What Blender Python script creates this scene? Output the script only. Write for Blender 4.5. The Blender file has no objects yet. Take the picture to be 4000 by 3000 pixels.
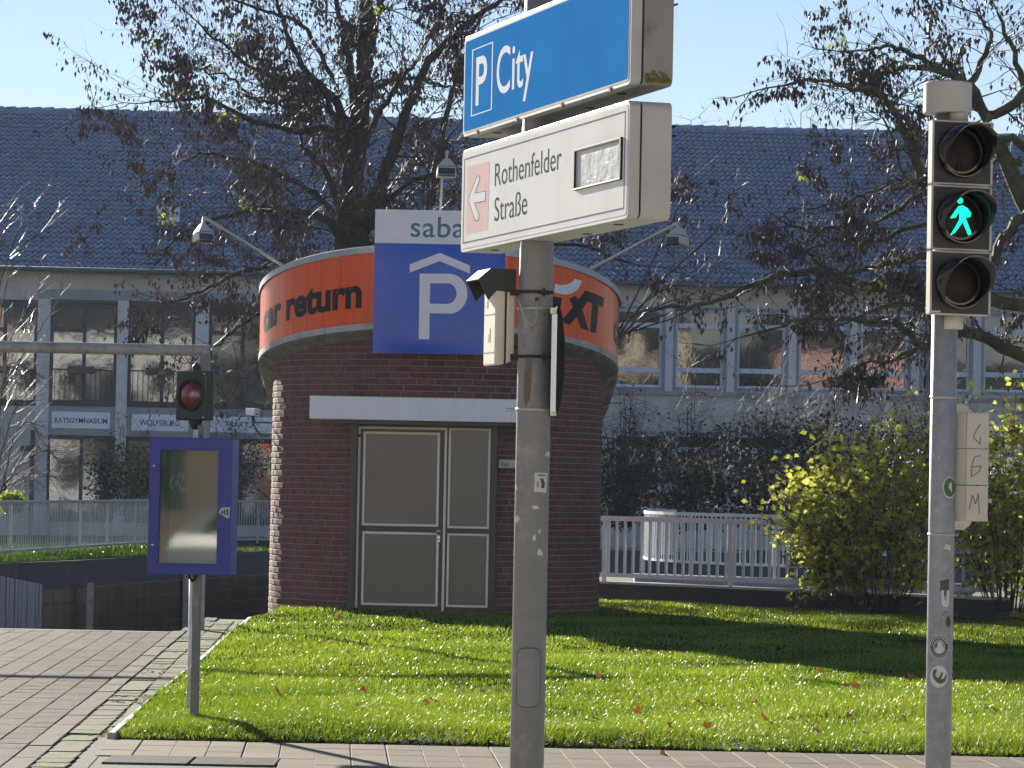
import bpy, bmesh, math, random
import numpy as np
from mathutils import Vector, Matrix
from mathutils.geometry import tessellate_polygon
R_ = math.radians
random.seed(7)
rng = np.random.default_rng(11)
S = bpy.context.scene
COL = S.collection

# ------------------------------------------------------------------ camera
FPX, PITCH, ROLL, EYE = 13880.0, math.atan(400/13880.0), 0.0195, 1.75
cd = bpy.data.cameras.new('camera'); cam = bpy.data.objects.new('camera', cd); COL.objects.link(cam)
cd.sensor_width = 36; cd.lens = FPX/4000*36; cd.clip_start = 0.1; cd.clip_end = 3000
cam.matrix_world = Matrix.Translation((0, 0, EYE)) @ Matrix.Rotation(math.pi/2+PITCH, 4, 'X') @ Matrix.Rotation(ROLL, 4, 'Z')
S.camera = cam
# ------------------------------------------------------------------ sky and sun
SUN_EL, SUN_AZ = R_(16), R_(-24)          # azimuth from +Y, negative = towards the left
w = bpy.data.worlds.new('World'); S.world = w; w.use_nodes = True
nt = w.node_tree; bg = nt.nodes['Background']
sky = nt.nodes.new('ShaderNodeTexSky'); sky.sky_type = 'NISHITA'; sky.sun_disc = False
sky.sun_elevation = SUN_EL; sky.sun_rotation = SUN_AZ; sky.altitude = 50
sky.air_density = 1.0; sky.dust_density = 0.0; sky.ozone_density = 1.8
tint = nt.nodes.new('ShaderNodeMix'); tint.data_type = 'RGBA'; tint.blend_type = 'MULTIPLY'; tint.inputs[0].default_value = 1; tint.inputs[7].default_value = (.92, .87, 1.0, 1)
nt.links.new(sky.outputs[0], tint.inputs[6]); nt.links.new(tint.outputs[2], bg.inputs[0]); bg.inputs[1].default_value = 0.051
sd = bpy.data.lights.new('sun', 'SUN'); so = bpy.data.objects.new('sun', sd); COL.objects.link(so)
sd.energy = 5.0; sd.angle = R_(0.5); sd.color = (1.0, 0.93, 0.80)
sdir = Vector((math.sin(SUN_AZ)*math.cos(SUN_EL), math.cos(SUN_AZ)*math.cos(SUN_EL), math.sin(SUN_EL)))
so.rotation_euler = sdir.to_track_quat('Z', 'Y').to_euler()
vs = S.view_settings; vs.view_transform = 'Standard'; vs.look = 'None'; vs.gamma = 1; vs.exposure = 1.32
vs.use_curve_mapping = False
S.render.engine = 'CYCLES'

# ------------------------------------------------------------------ geometry helpers
def ray(px, py):
    a = (px-2000)/FPX; b = (1500-py)/FPX
    u = a*math.cos(ROLL)-b*math.sin(ROLL); v = a*math.sin(ROLL)+b*math.cos(ROLL)
    return Vector((u, math.cos(PITCH)-v*math.sin(PITCH), math.sin(PITCH)+v*math.cos(PITCH)))
def at(px, py, Y):
    d = ray(px, py); d = d*(Y/d.y); return Vector((d.x, d.y, d.z+EYE))
class Frame:
    """upright plane: s runs to the right, d out towards the viewer, z up"""
    def __init__(self, O, deg):
        self.O = Vector(O); a = R_(deg); self.a = a
        self.ex = Vector((math.cos(a), math.sin(a), 0)); self.n = Vector((math.sin(a), -math.cos(a), 0))
    def P(self, s, d, z): return self.O + self.ex*s + self.n*d + Vector((0, 0, z))
    def hit(self, px, py, d=0.0):
        r = ray(px, py); C = Vector((0, 0, EYE)); o = self.O+self.n*d
        t = (o-C).dot(self.n)/r.dot(self.n); p = C+r*t
        return (p-self.O).dot(self.ex), p.z-self.O.z
def hit_cyl(px, py, cx, cy, r):
    d = ray(px, py); a = d.x*d.x+d.y*d.y; b = -2*(d.x*cx+d.y*cy); c = cx*cx+cy*cy-r*r
    disc = b*b-4*a*c
    if disc < 0: disc = 0
    t = (-b-math.sqrt(disc))/(2*a)
    p = d*t; return Vector((p.x, p.y, p.z+EYE))

OFF = {}
def off_of(o):
    return OFF.get(o.name, Vector((0, 0, 0)))
def thing(name, label, cat, loc=(0, 0, 0), group=None):
    o = bpy.data.objects.new(name, None); COL.objects.link(o); o.location = loc; o.empty_display_size = 0.2
    o['label'] = label; o['category'] = cat
    if group: o['group'] = group
    OFF[o.name] = Vector(loc); return o
def tag(o, label, cat, group=None):
    o['label'] = label; o['category'] = cat
    if group: o['group'] = group
    return o
class MB:
    def __init__(self): self.v = []; self.f = []; self.m = []; self.sm = []
    def face(self, idx, m=0, s=False): self.f.append(tuple(idx)); self.m.append(m); self.sm.append(s)
    def quad(self, a, b, c, d, m=0):
        i = len(self.v); self.v += [Vector(a), Vector(b), Vector(c), Vector(d)]; self.face((i, i+1, i+2, i+3), m)
    def hexa(self, P8, m=0):
        i = len(self.v); self.v += [Vector(p) for p in P8]
        for q in ((0, 3, 2, 1), (4, 5, 6, 7), (0, 1, 5, 4), (1, 2, 6, 5), (2, 3, 7, 6), (3, 0, 4, 7)):
            self.face([i+k for k in q], m)
    def box(self, x0, x1, y0, y1, z0, z1, m=0):
        self.hexa([(x0, y0, z0), (x1, y0, z0), (x1, y1, z0), (x0, y1, z0), (x0, y0, z1), (x1, y0, z1), (x1, y1, z1), (x0, y1, z1)], m)
    def fbox(self, F, s0, s1, d0, d1, z0, z1, m=0):
        P = F.P
        self.hexa([P(s0, d1, z0), P(s1, d1, z0), P(s1, d0, z0), P(s0, d0, z0), P(s0, d1, z1), P(s1, d1, z1), P(s1, d0, z1), P(s0, d0, z1)], m)
    def tube(self, pts, rad, n=8, m=0, cap=True, smooth=True):
        pts = [Vector(p) for p in pts]
        if not hasattr(rad, '__len__'): rad = [rad]*len(pts)
        base = len(self.v); up = Vector((0, 0, 1)); prev = None
        for i, p in enumerate(pts):
            a = pts[max(i-1, 0)]; b = pts[min(i+1, len(pts)-1)]; t = (b-a)
            if t.length < 1e-9: t = Vector((0, 0, 1))
            t.normalize()
            if prev is None:
                x = t.orthogonal().normalized()
            else:
                x = prev-t*prev.dot(t)
                x = x.normalized() if x.length > 1e-6 else t.orthogonal().normalized()
            prev = x; y = t.cross(x)
            for k in range(n):
                an = 2*math.pi*k/n; self.v.append(p+(x*math.cos(an)+y*math.sin(an))*rad[i])
        for i in range(len(pts)-1):
            for k in range(n):
                a = base+i*n+k; b = base+i*n+(k+1) % n
                self.face((a, b, b+n, a+n), m, smooth)
        if cap:
            self.face([base+k for k in range(n)][::-1], m); e = base+(len(pts)-1)*n
            self.face([e+k for k in range(n)], m)
    def lathe(self, O, axis, prof, n=24, m=0, smooth=True, caps=True):
        """prof: list of (dist along axis, radius)"""
        O = Vector(O); ax = Vector(axis).normalized(); x = ax.orthogonal().normalized(); y = ax.cross(x); base = len(self.v)
        for (h, r) in prof:
            for k in range(n):
                an = 2*math.pi*k/n; self.v.append(O+ax*h+(x*math.cos(an)+y*math.sin(an))*r)
        for i in range(len(prof)-1):
            for k in range(n):
                a = base+i*n+k; b = base+i*n+(k+1) % n; self.face((a, b, b+n, a+n), m, smooth)
        if caps:
            if prof[0][1] > 1e-5: self.face([base+k for k in range(n)][::-1], m)
            if prof[-1][1] > 1e-5:
                e = base+(len(prof)-1)*n; self.face([e+k for k in range(n)], m)
    def poly(self, pts, m=0, holes=None):
        loops = [[Vector(p) for p in pts]] + [[Vector(p) for p in h] for h in (holes or [])]
        i = len(self.v); flat = [p for l in loops for p in l]; self.v += flat
        for t in tessellate_polygon(loops): self.face((i+t[0], i+t[1], i+t[2]), m)
    def prism(self, pts, n, th, m=0):
        """closed outline extruded by th along n"""
        n = Vector(n).normalized()*th; pts = [Vector(p) for p in pts]; i = len(self.v); k = len(pts)
        self.v += pts+[p+n for p in pts]
        for t in tessellate_polygon([pts]):
            self.face((i+t[0], i+t[1], i+t[2]), m); self.face((i+k+t[2], i+k+t[1], i+k+t[0]), m)
        for j in range(k):
            self.face((i+j, i+(j+1) % k, i+k+(j+1) % k, i+k+j), m)
    def build(self, name, mats, parent=None, kind=None, bevel=0, fixn=True):
        me = bpy.data.meshes.new(name); o_ = off_of(parent) if parent else Vector((0, 0, 0))
        me.from_pydata([tuple(p-o_) for p in self.v], [], self.f)
        if not isinstance(mats, (list, tuple)): mats = [mats]
        for mt in mats: me.materials.append(mt)
        me.polygons.foreach_set('material_index', self.m); me.polygons.foreach_set('use_smooth', self.sm)
        if fixn and len(self.f) < 60000:
            bm = bmesh.new(); bm.from_mesh(me); bmesh.ops.recalc_face_normals(bm, faces=bm.faces); bm.to_mesh(me); bm.free()
        me.update()
        ob = bpy.data.objects.new(name, me); COL.objects.link(ob)
        if parent: ob.parent = parent; OFF[ob.name] = o_
        if kind: ob['kind'] = kind
        if bevel:
            md = ob.modifiers.new('bevel', 'BEVEL'); md.width = bevel; md.segments = 2; md.limit_method = 'ANGLE'; md.angle_limit = R_(40)
        return ob
def inst(src_me, name, parent, loc, rz=0.0, mat=None):
    ob = bpy.data.objects.new(name, src_me); COL.objects.link(ob); ob.parent = parent
    ob.location = Vector(loc)-off_of(parent)
    if mat is not None: ob.matrix_basis = mat
    else: ob.rotation_euler = (0, 0, rz)
    return ob

# ------------------------------------------------------------------ materials
def lin(r, g, b):
    f = lambda c: ((c/255)/12.92 if c/255 <= 0.04045 else ((c/255+0.055)/1.055)**2.4)
    return (f(r), f(g), f(b), 1)
def mat(name, col, rough=0.6, metal=0.0, var=0.12, vscale=6.0, bump=0.0, bscale=60.0, spec=0.5, col2=None, c2amt=0.5, c2scale=3.0, c2sharp=0.12, trans=0.0, coat=0.0, emis=0.0, stretch=None, objrnd=0.0, alpha=1.0):
    m = bpy.data.materials.new(name); m.use_nodes = True; n = m.node_tree.nodes; L = m.node_tree.links
    b = n['Principled BSDF']; b.inputs['Roughness'].default_value = rough; b.inputs['Metallic'].default_value = metal
    b.inputs['Specular IOR Level'].default_value = spec; b.inputs['Coat Weight'].default_value = coat
    b.inputs['Alpha'].default_value = alpha
    geo = n.new('ShaderNodeNewGeometry'); src = geo.outputs['Position']
    if stretch:
        mp = n.new('ShaderNodeMapping'); mp.inputs['Scale'].default_value = stretch; L.new(src, mp.inputs[0]); src = mp.outputs[0]
    col = tuple(col[:3])+(1,)
    mix = n.new('ShaderNodeMix'); mix.data_type = 'RGBA'; mix.blend_type = 'MULTIPLY'; mix.inputs[0].default_value = 1.0
    mix.inputs[6].default_value = col
    nz = n.new('ShaderNodeTexNoise'); nz.inputs['Scale'].default_value = vscale; nz.inputs['Detail'].default_value = 6; nz.inputs['Roughness'].default_value = 0.65; L.new(src, nz.inputs[0])
    mr = n.new('ShaderNodeMapRange'); mr.inputs[1].default_value = 0.25; mr.inputs[2].default_value = 0.75; mr.inputs[3].default_value = 1-var; mr.inputs[4].default_value = 1+var*0.7
    L.new(nz.outputs[0], mr.inputs[0]); val = mr.outputs[0]
    if objrnd:
        oi = n.new('ShaderNodeObjectInfo'); m2 = n.new('ShaderNodeMapRange'); m2.inputs[3].default_value = 1-objrnd; m2.inputs[4].default_value = 1+objrnd
        L.new(oi.outputs['Random'], m2.inputs[0]); mm = n.new('ShaderNodeMath'); mm.operation = 'MULTIPLY'; L.new(val, mm.inputs[0]); L.new(m2.outputs[0], mm.inputs[1]); val = mm.outputs[0]
    cmb = n.new('ShaderNodeCombineColor'); [L.new(val, cmb.inputs[i]) for i in range(3)]
    L.new(cmb.outputs[0], mix.inputs[7]); out = mix.outputs[2]
    if col2:
        n2 = n.new('ShaderNodeTexNoise'); n2.inputs['Scale'].default_value = c2scale; n2.inputs['Detail'].default_value = 8; n2.inputs['Roughness'].default_value = 0.7; L.new(src, n2.inputs[0])
        m3 = n.new('ShaderNodeMapRange'); m3.inputs[1].default_value = 1-c2amt-c2sharp; m3.inputs[2].default_value = 1-c2amt+c2sharp; L.new(n2.outputs[0], m3.inputs[0])
        mx = n.new('ShaderNodeMix'); mx.data_type = 'RGBA'; mx.inputs[7].default_value = tuple(col2[:3])+(1,); L.new(out, mx.inputs[6]); L.new(m3.outputs[0], mx.inputs[0]); out = mx.outputs[2]
    L.new(out, b.inputs['Base Color'])
    if bump:
        nb = n.new('ShaderNodeTexNoise'); nb.inputs['Scale'].default_value = bscale; nb.inputs['Detail'].default_value = 5; L.new(src, nb.inputs[0])
        bp = n.new('ShaderNodeBump'); bp.inputs['Strength'].default_value = bump; bp.inputs['Distance'].default_value = 0.01; L.new(nb.outputs[0], bp.inputs['Height']); L.new(bp.outputs[0], b.inputs['Normal'])
    if emis:
        b.inputs['Emission Color'].default_value = col; b.inputs['Emission Strength'].default_value = emis
    if trans:
        tr = n.new('ShaderNodeBsdfTranslucent'); L.new(out, tr.inputs[0]); ms = n.new('ShaderNodeMixShader'); ms.inputs[0].default_value = trans
        L.new(b.outputs[0], ms.inputs[1]); L.new(tr.outputs[0], ms.inputs[2]); L.new(ms.outputs[0], n['Material Output'].inputs[0])
    return m
M = {}
M['brick'] = mat('brick_clay', (.150, .050, .037), .85, var=.5, vscale=9, bump=.6, bscale=55, objrnd=.3, col2=(.17, .11, .09), c2amt=.38, c2scale=5)
M['mortar'] = mat('mortar', (.27, .235, .20), .95, var=.3, vscale=20, bump=.5)
M['conc_pale'] = mat('pale_concrete', (.52, .52, .50), .8, var=.15, col2=(.28, .28, .25), c2amt=.40, c2scale=4, bump=.2)
M['conc_moss'] = mat('mossy_concrete', (.30, .29, .25), .9, var=.25, col2=(.13, .13, .075), c2amt=.46, c2scale=5, bump=.5, stretch=(1, 1, .4))
M['orange'] = mat('orange_enamel', (.95, .125, .022), .26, var=.16, vscale=9, stretch=(1.6, 1.6, .10), spec=.28, col2=(.72, .085, .018), c2amt=.36, c2scale=5)
M['black_print'] = mat('black_print', (.014, .013, .013), .4, var=.1, spec=.2)
M['sign_back'] = mat('dull_dark_sign_back', (.035, .033, .03), .95, var=.3, vscale=30, spec=.05)
M['white_print'] = mat('white_print', (.84, .85, .88), .35, var=.05)
M['rim'] = mat('grey_sheet_metal', (.42, .44, .46), .45, metal=.2, var=.15)
M['blue_sign'] = mat('blue_acrylic', (.020, .095, .56), .22, var=.06, vscale=2, bump=.08, bscale=1.6, spec=.45)
M['teal'] = mat('teal_print', (.02, .21, .22), .4, var=.05)
M['white_panel'] = mat('white_coated_panel', (.84, .86, .90), .4, var=.06, vscale=3, stretch=(2, 2, .25), col2=(.66, .67, .68), c2amt=.33, c2scale=4)
M['door_brown'] = mat('dark_brown_metal', (.042, .030, .025), .35, var=.2)
M['door_panel'] = mat('ribbed_wired_glass', (.11, .10, .075), .18, var=.12, vscale=1.4, bump=.10, bscale=150, spec=.6)
M['bead'] = mat('cream_glazing_bead', (.85, .80, .66), .5, var=.12)
M['chrome'] = mat('brushed_steel', (.55, .55, .54), .25, metal=.9, var=.1)
M['plaster'] = mat('grey_plaster', (.60, .565, .52), .92, var=.16, vscale=1.2, bump=.5, bscale=14, col2=(.48, .455, .43), c2amt=.40, c2scale=.8, c2sharp=.25)
M['plaster_pale'] = mat('pale_rendered_pier', (.72, .705, .69), .92, var=.14, vscale=2, bump=.3, bscale=16, col2=(.55, .54, .52), c2amt=.42, c2scale=1.6, c2sharp=.2)
M['plaster_panel'] = mat('slate_grey_render', (.34, .345, .365), .9, var=.12, vscale=1.5, bump=.3, bscale=16)
M['tile'] = mat('blue_grey_roof_tile', (.27, .34, .48), .34, var=.42, vscale=3.5, bump=.15, bscale=30, objrnd=.12, spec=.5, col2=(.29, .32, .38), c2amt=.34, c2scale=1.1)
M['gutter'] = mat('zinc_gutter', (.10, .14, .17), .5, metal=.3)
M['frame_dark'] = mat('dark_window_frame', (.03, .038, .048), .4)
M['frame_white'] = mat('white_window_frame', (.60, .68, .78), .4, var=.06)
M['far_glass'] = mat('old_window_glass', (.018, .022, .024), .03, var=.3, vscale=.8, bump=.35, bscale=1.1, spec=1.0, coat=1.0)
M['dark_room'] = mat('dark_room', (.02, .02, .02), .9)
M['navy_text'] = mat('navy_print', (.035, .045, .10), .5)
M['name_panel'] = mat('white_name_board', (.80, .84, .92), .5, var=.06)
M['galv'] = mat('weathered_galvanised_steel', (.205, .205, .20), .55, metal=.1, var=.16, vscale=9, bump=.12, bscale=40, col2=(.36, .35, .33), c2amt=.32, c2scale=7)
M['galv_blue'] = mat('spangled_galvanised_steel', (.27, .29, .32), .45, metal=.15, var=.25, vscale=22, bump=.1, bscale=40, col2=(.38, .40, .43), c2amt=.36, c2scale=24, c2sharp=.05)
M['grey_paint'] = mat('grey_painted_steel', (.43, .46, .48), .5, metal=.0, var=.14, col2=(.42, .43, .42), c2amt=.38, c2scale=7)
M['pale_paint'] = mat('pale_grey_painted_steel', (.60, .63, .66), .45, var=.12, col2=(.45, .47, .47), c2amt=.36, c2scale=7)
M['gantry'] = mat('grimy_pale_steel_tube', (.42, .40, .36), .6, metal=.1, var=.2, vscale=8, col2=(.16, .15, .11), c2amt=.38, c2scale=9)
M['rust'] = mat('rust_streak', (.16, .075, .03), .8, var=.3, vscale=20, col2=(.14, .13, .12), c2amt=.5, c2scale=18)
M['strap'] = mat('steel_strap', (.5, .47, .40), .35, metal=.7)
M['black_plastic'] = mat('black_plastic', (.018, .018, .018), .45, var=.2)
M['cream_plastic'] = mat('cream_plastic', (.62, .58, .45), .5, var=.1, col2=(.38, .34, .25), c2amt=.30, c2scale=9)
M['beige_metal'] = mat('beige_cast_metal', (.52, .50, .43), .5, var=.08)
M['bluecity'] = mat('blue_reflective_sheet', (.04, .23, .58), .9, var=.10, vscale=3, spec=0)
M['signwhite'] = mat('white_reflective_sheet', (.80, .81, .80), .8, var=.06, vscale=2.5, spec=0, stretch=(1, 1, .35), col2=(.74, .74, .72), c2amt=.40, c2scale=3)
M['sign_frame'] = mat('sign_box_enamel', (.48, .465, .43), .35, var=.1, col2=(.33, .32, .29), c2amt=.34, c2scale=3)
M['sign_frame_dirty'] = mat('dirty_sign_box_enamel', (.27, .255, .225), .5, var=.2, col2=(.10, .11, .035), c2amt=.36, c2scale=5)
M['sign_under'] = mat('sign_box_underside', (.22, .20, .14), .6, var=.2, col2=(.10, .09, .05), c2amt=.45, c2scale=7)
M['gasket'] = mat('rubber_gasket', (.02, .016, .012), .7)
M['pink'] = mat('faded_pink_sheet', (.80, .60, .59), .8, spec=.0, var=.07, vscale=4)
M['grey_ink'] = mat('faded_black_lettering', (.05, .055, .065), .9, var=.15, spec=.02)
M['grey_line'] = mat('faded_grey_line', (.18, .19, .19), .9, spec=.02)
M['sign_white_ink'] = mat('white_sheet_lettering', (.85, .88, .92), .8, spec=0, var=.05)
M['moss'] = mat('moss', (.19, .23, .02), .95, var=.4, vscale=60, bump=1, bscale=160)
M['tape'] = mat('grey_adhesive_film', (.36, .35, .34), .3, var=.08, bump=.5, bscale=14)
M['cobalt'] = mat('cobalt_blue_paint', (.010, .032, .30), .42, var=.1, vscale=5)
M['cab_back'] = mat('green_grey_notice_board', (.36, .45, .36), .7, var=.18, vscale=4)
M['cab_glass'] = mat('green_tinted_glass', (.06, .12, .08), .03, var=.1, spec=.6, alpha=.42)
M['salmon'] = mat('salmon_paper', (.40, .15, .12), .7)
M['dk_green'] = mat('dark_green_paint', (.018, .034, .022), .4, var=.2)
M['red_lens'] = mat('red_glass_lens', (.17, .008, .010), .15, var=.1, coat=1)
M['dk_housing'] = mat('dusty_black_housing', (.038, .036, .033), .5, var=.3, vscale=12, col2=(.075, .07, .062), c2amt=.38, c2scale=9)
M['visor'] = mat('black_visor', (.008, .008, .009), .22, var=.2, coat=.4)
M['lens'] = mat('dark_lens', (.010, .007, .007), .35, var=.3, spec=.25)
M['redman'] = mat('unlit_red_figure', (.030, .010, .009), .5, spec=.2)
M['green_on'] = mat('lit_green_figure', (0.0, .95, .50), .5, emis=.62, var=0)
M['sticker'] = mat('white_sticker', (.55, .55, .52), .5, var=.15, vscale=30)
M['sticker_dark'] = mat('dark_sticker_print', (.05, .055, .05), .5)
M['sticker_green'] = mat('green_sticker_print', (.05, .12, .035), .5)
M['sticker_grey'] = mat('grey_sticker', (.28, .28, .25), .5, var=.3, vscale=60)
M['marker'] = mat('marker_scrawl', (.12, .11, .10), .6)
M['cable'] = mat('grey_cable', (.35, .33, .28), .6)
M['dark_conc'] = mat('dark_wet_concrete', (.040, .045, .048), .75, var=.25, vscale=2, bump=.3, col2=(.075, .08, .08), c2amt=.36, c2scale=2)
M['clinker'] = mat('brown_glazed_clinker', (.085, .030, .022), .35, var=.35, vscale=3, objrnd=.35)
M['corr'] = mat('weathered_corrugated_sheet', (.30, .33, .38), .6, var=.3, vscale=6, stretch=(3, 3, .2))
M['capstone'] = mat('pale_wall_cap', (.45, .43, .38), .8, var=.2)
M['paver'] = mat('grey_concrete_paver', (.115, .094, .078), .75, var=.22, vscale=45, bump=1.0, bscale=90, objrnd=.14, col2=(.17, .14, .118), c2amt=.42, c2scale=14, spec=.06)
M['slab'] = mat('beige_paving_slab', (.25, .215, .165), .8, var=.14, vscale=25, bump=.4, bscale=80, objrnd=.10, col2=(.19, .165, .125), c2amt=.36, c2scale=6, spec=.06)
M['slab_dark'] = mat('dark_cover_slab', (.10, .088, .076), .8, var=.2, vscale=25, bump=.4, spec=.05)
M['kerb'] = mat('kerb_stone', (.15, .128, .105), .8, var=.2, vscale=20, bump=.4, objrnd=.1, spec=.06)
M['mossy_paver'] = mat('mossy_old_paver', (.095, .08, .062), .85, var=.3, vscale=20, bump=.7, objrnd=.2, col2=(.15, .17, .02), c2amt=.46, c2scale=9, spec=.2)
M['joint'] = mat('sandy_joint', (.05, .05, .022), .95, var=.4, vscale=25)
M['soil'] = mat('dark_soil_and_moss', (.034, .042, .012), 1.0, spec=.0, var=.5, vscale=8, bump=1, bscale=30)
M['ground'] = mat('far_ground', (.06, .07, .035), .95, var=.4, vscale=.7)
M['bounce_paving'] = mat('bounce_paving', (.36, .34, .31), .85, var=.2, vscale=40)  # unseen street ground, made pale to bounce sunlight onto the shaded fronts
M['bark'] = mat('dark_bark', (.050, .041, .031), .9, var=.4, vscale=14, bump=.8, bscale=25, col2=(.07, .075, .02), c2amt=.36, c2scale=2.5)
M['bark_moss'] = mat('mossy_bark', (.055, .046, .032), .9, var=.4, vscale=14, bump=.8, bscale=25, col2=(.12, .135, .025), c2amt=.48, c2scale=2.2)
M['twig'] = mat('twig_bark', (.055, .042, .034), .6, var=.4, vscale=6)
M['twig_pale'] = mat('pale_glossy_twig', (.10, .078, .066), .40, var=.3, vscale=6, spec=.8)
M['dead_leaf'] = mat('brown_dead_leaf', (.075, .047, .040), .5, var=.6, vscale=7, trans=.10)
M['green_leaf'] = mat('yellow_green_leaf', (.30, .36, .05), .4, var=.3, vscale=8, trans=.5)
M['yellow_leaf'] = mat('yellow_autumn_leaf', (.80, .78, .12), .32, var=.4, vscale=9, trans=.74, spec=.5, col2=(.20, .25, .045), c2amt=.46, c2scale=4)
M['olive_leaf'] = mat('olive_leaf', (.16, .19, .04), .35, var=.4, vscale=9, trans=.4)
M['ever_leaf'] = mat('dark_evergreen_leaf', (.022, .030, .020), .75, var=.4, vscale=7, trans=.08, spec=.2)
M['fall_leaf'] = mat('rusty_fallen_leaf', (.24, .085, .03), .55, var=.35, vscale=9, trans=.35)
M['frost'] = mat('frosty_white_litter', (.5, .52, .55), .4)

def text_mesh(txt, offset=0.0, shear=0.0, spacing=1.0):
    cu = bpy.data.curves.new('t', 'FONT'); cu.body = txt; cu.size = 1; cu.offset = offset; cu.shear = shear; cu.space_character = spacing; cu.resolution_u = 6
    ob = bpy.data.objects.new('t', cu); COL.objects.link(ob); bpy.context.view_layer.update()
    me = bpy.data.meshes.new_from_object(ob.evaluated_get(bpy.context.evaluated_depsgraph_get()))
    bpy.data.objects.remove(ob); bpy.data.curves.remove(cu)
    return me
def put_text(txt, name, m, parent, F, s0, s1, z0, z1, d=.004, offset=0.0, th=.002, shear=0.0, slope=0.0, spacing=1.0, ref=None):
    me = text_mesh(txt, offset, shear, spacing)
    co = np.array([v.co[:] for v in me.vertices]); mn = co.min(0); mx = co.max(0)
    b = MB(); o_ = off_of(parent)
    sc = lambda c: F.P(s0+(c[0]-mn[0])/(mx[0]-mn[0])*(s1-s0), d, z0+(c[1]-mn[1])/(mx[1]-mn[1])*(z1-z0)+slope*(c[0]-mn[0])/(mx[0]-mn[0]))
    b.v = [sc(c) for c in co]
    for p in me.polygons: b.face(p.vertices)
    bpy.data.meshes.remove(me)
    return b.build(name, m, parent)
def pxpoly(F, pts, d=0.0):
    return [F.P(*(lambda sz: (sz[0], d, sz[1]))(F.hit(x, y, d))) for x, y in pts]
# ================================================================== GROUND
K = lambda Y: -2.86-.0428*(Y-21.4)           # right edge of the driveway kerb
G = lambda Y: -2.63-.0284*(Y-24.3)           # left edge of the lawn
PAVE_Y = 23.93
def lawn_z(x, y):
    t = min(max((y-PAVE_Y)/.75, 0), 1); b = .075*t*t*(3-2*t)
    return b-.015+.022*math.sin(x*1.1+y*.6)*t+.012*math.sin(x*2.7-y*1.3)*t
wall_pts = [Vector(p) for p in [(-10.2, 41.9, 0), (-9.9, 46, 0), (-9.3, 52, 0), (-8.36, 58, 0), (-7.95, 59.5, 0), (-7.33, 62, 0), (-6.75, 65.5, 0), (-6.12, 68, 0), (-5.19, 72, 0), (-3.6, 75, 0), (-1.9, 76.5, 0)]]
pit = [(-10.2, 41.9), (K(41.2)-.02, 41.2), (-3.78, 45.0), (-2.75, 45.15), (-2.75, 48.6), (-1.9, 52.2)] + [(p.x, p.y) for p in wall_pts[::-1][:-1]]
b = MB()
b.poly([(-500, -120, -.06), (500, -120, -.06), (500, 900, -.06), (-500, 900, -.06)], holes=[[(x, y, -.06) for x, y in pit]])
b.build('ground', M['ground'], kind='structure')
# ramp floor going down into the garage
b = MB(); b.poly([(-11, 41.9, -.075), (-3.7, 41.15, -.075), (-1.5, 60, -3.2), (-1.5, 80, -3.2), (-11, 80, -3.2), (-11, 60, -3.2)])
b.build('garage_ramp', M['paver'], kind='structure')
# pit side towards the rotunda
b = MB()
for (x0, y0), (x1, y1) in zip(pit[1:5], pit[2:6]):
    b.quad((x0, y0, -3.2), (x1, y1, -3.2), (x1, y1, -.02), (x0, y0, -.02))
b.quad((-1.9, 52.2, -3.2), (-1.9, 76.5, -3.2), (-1.9, 76.5, -.02), (-1.9, 52.2, -.02))
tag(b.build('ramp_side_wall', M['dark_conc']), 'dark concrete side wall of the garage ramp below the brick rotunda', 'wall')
# lawn base sheet
b = MB(); ys = list(np.linspace(PAVE_Y, 25, 6))+list(np.linspace(26, 53.5, 20)); NX = 26
for y in ys:
    for k in range(NX+1):
        g0 = G(y) if y < 45.1 else -2.80; x = g0+(14.5-g0)*k/NX; b.v.append(Vector((x, y, lawn_z(x, y))))
for j in range(len(ys)-1):
    for k in range(NX):
        a = j*(NX+1)+k; b.face((a, a+1, a+NX+2, a+NX+1), 0, True)
lawn = b.build('lawn_soil', M['soil'], kind='structure')
# grass bank beyond the ramp wall and back garden soil
b = MB()
for i in range(len(wall_pts)-1):
    p, q = wall_pts[i], wall_pts[i+1]
    b.quad((p.x, p.y, .33), (q.x, q.y, .33), (q.x-3.5, q.y+14, .36), (p.x-9, p.y+9, .36))
bank = b.build('grass_bank', M['soil'], kind='structure')

# pavement slabs (front)
def slab_mesh(lx, ly, h, m, name, j=.004, ch=.006, shear=0.0):
    v = []; 
    for z, c in ((0, 0), (h-ch, 0), (h, ch)):
        for sx, sy in ((-1, -1), (1, -1), (1, 1), (-1, 1)):
            v.append((sx*(lx/2-c)+random.uniform(-j, j)*.4, sy*(ly/2-c)+random.uniform(-j, j)*.4, z+random.uniform(-j, j)*.25))
    v = [(x-shear*y, y, z) for x, y, z in v]; f = [(8, 9, 10, 11)]
    for l in (0, 4):
        for k in range(4): f.append((l+k, l+(k+1) % 4, l+4+(k+1) % 4, l+4+k))
    me = bpy.data.meshes.new(name); me.from_pydata(v, [], f); me.materials.append(m); return me
b = MB(); b.quad((-60, 19, -.008), (60, 19, -.008), (60, PAVE_Y+.02, -.008), (-60, PAVE_Y+.02, -.008))
pave = b.build('pavement', M['joint'], kind='structure')
sm = [slab_mesh(.227, .448, .03, M['slab'], 'paving_slab', .002, .003, .05) for _ in range(5)]
for r in range(5):
    y = PAVE_Y-.24-r*.455
    for k in range(-12, 34):
        x = k*.2325+.0228*r+.004*math.sin(k*1.7)+.02
        if x < -2.62 or (r in (0,) and False): continue
        if -2.56 < x < -1.38 and r >= 3: continue
        o = inst(random.choice(sm), 'paving_slab', pave, (x, y, -.03+random.uniform(-.001, .001)), random.uniform(-.004, .004))
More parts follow.
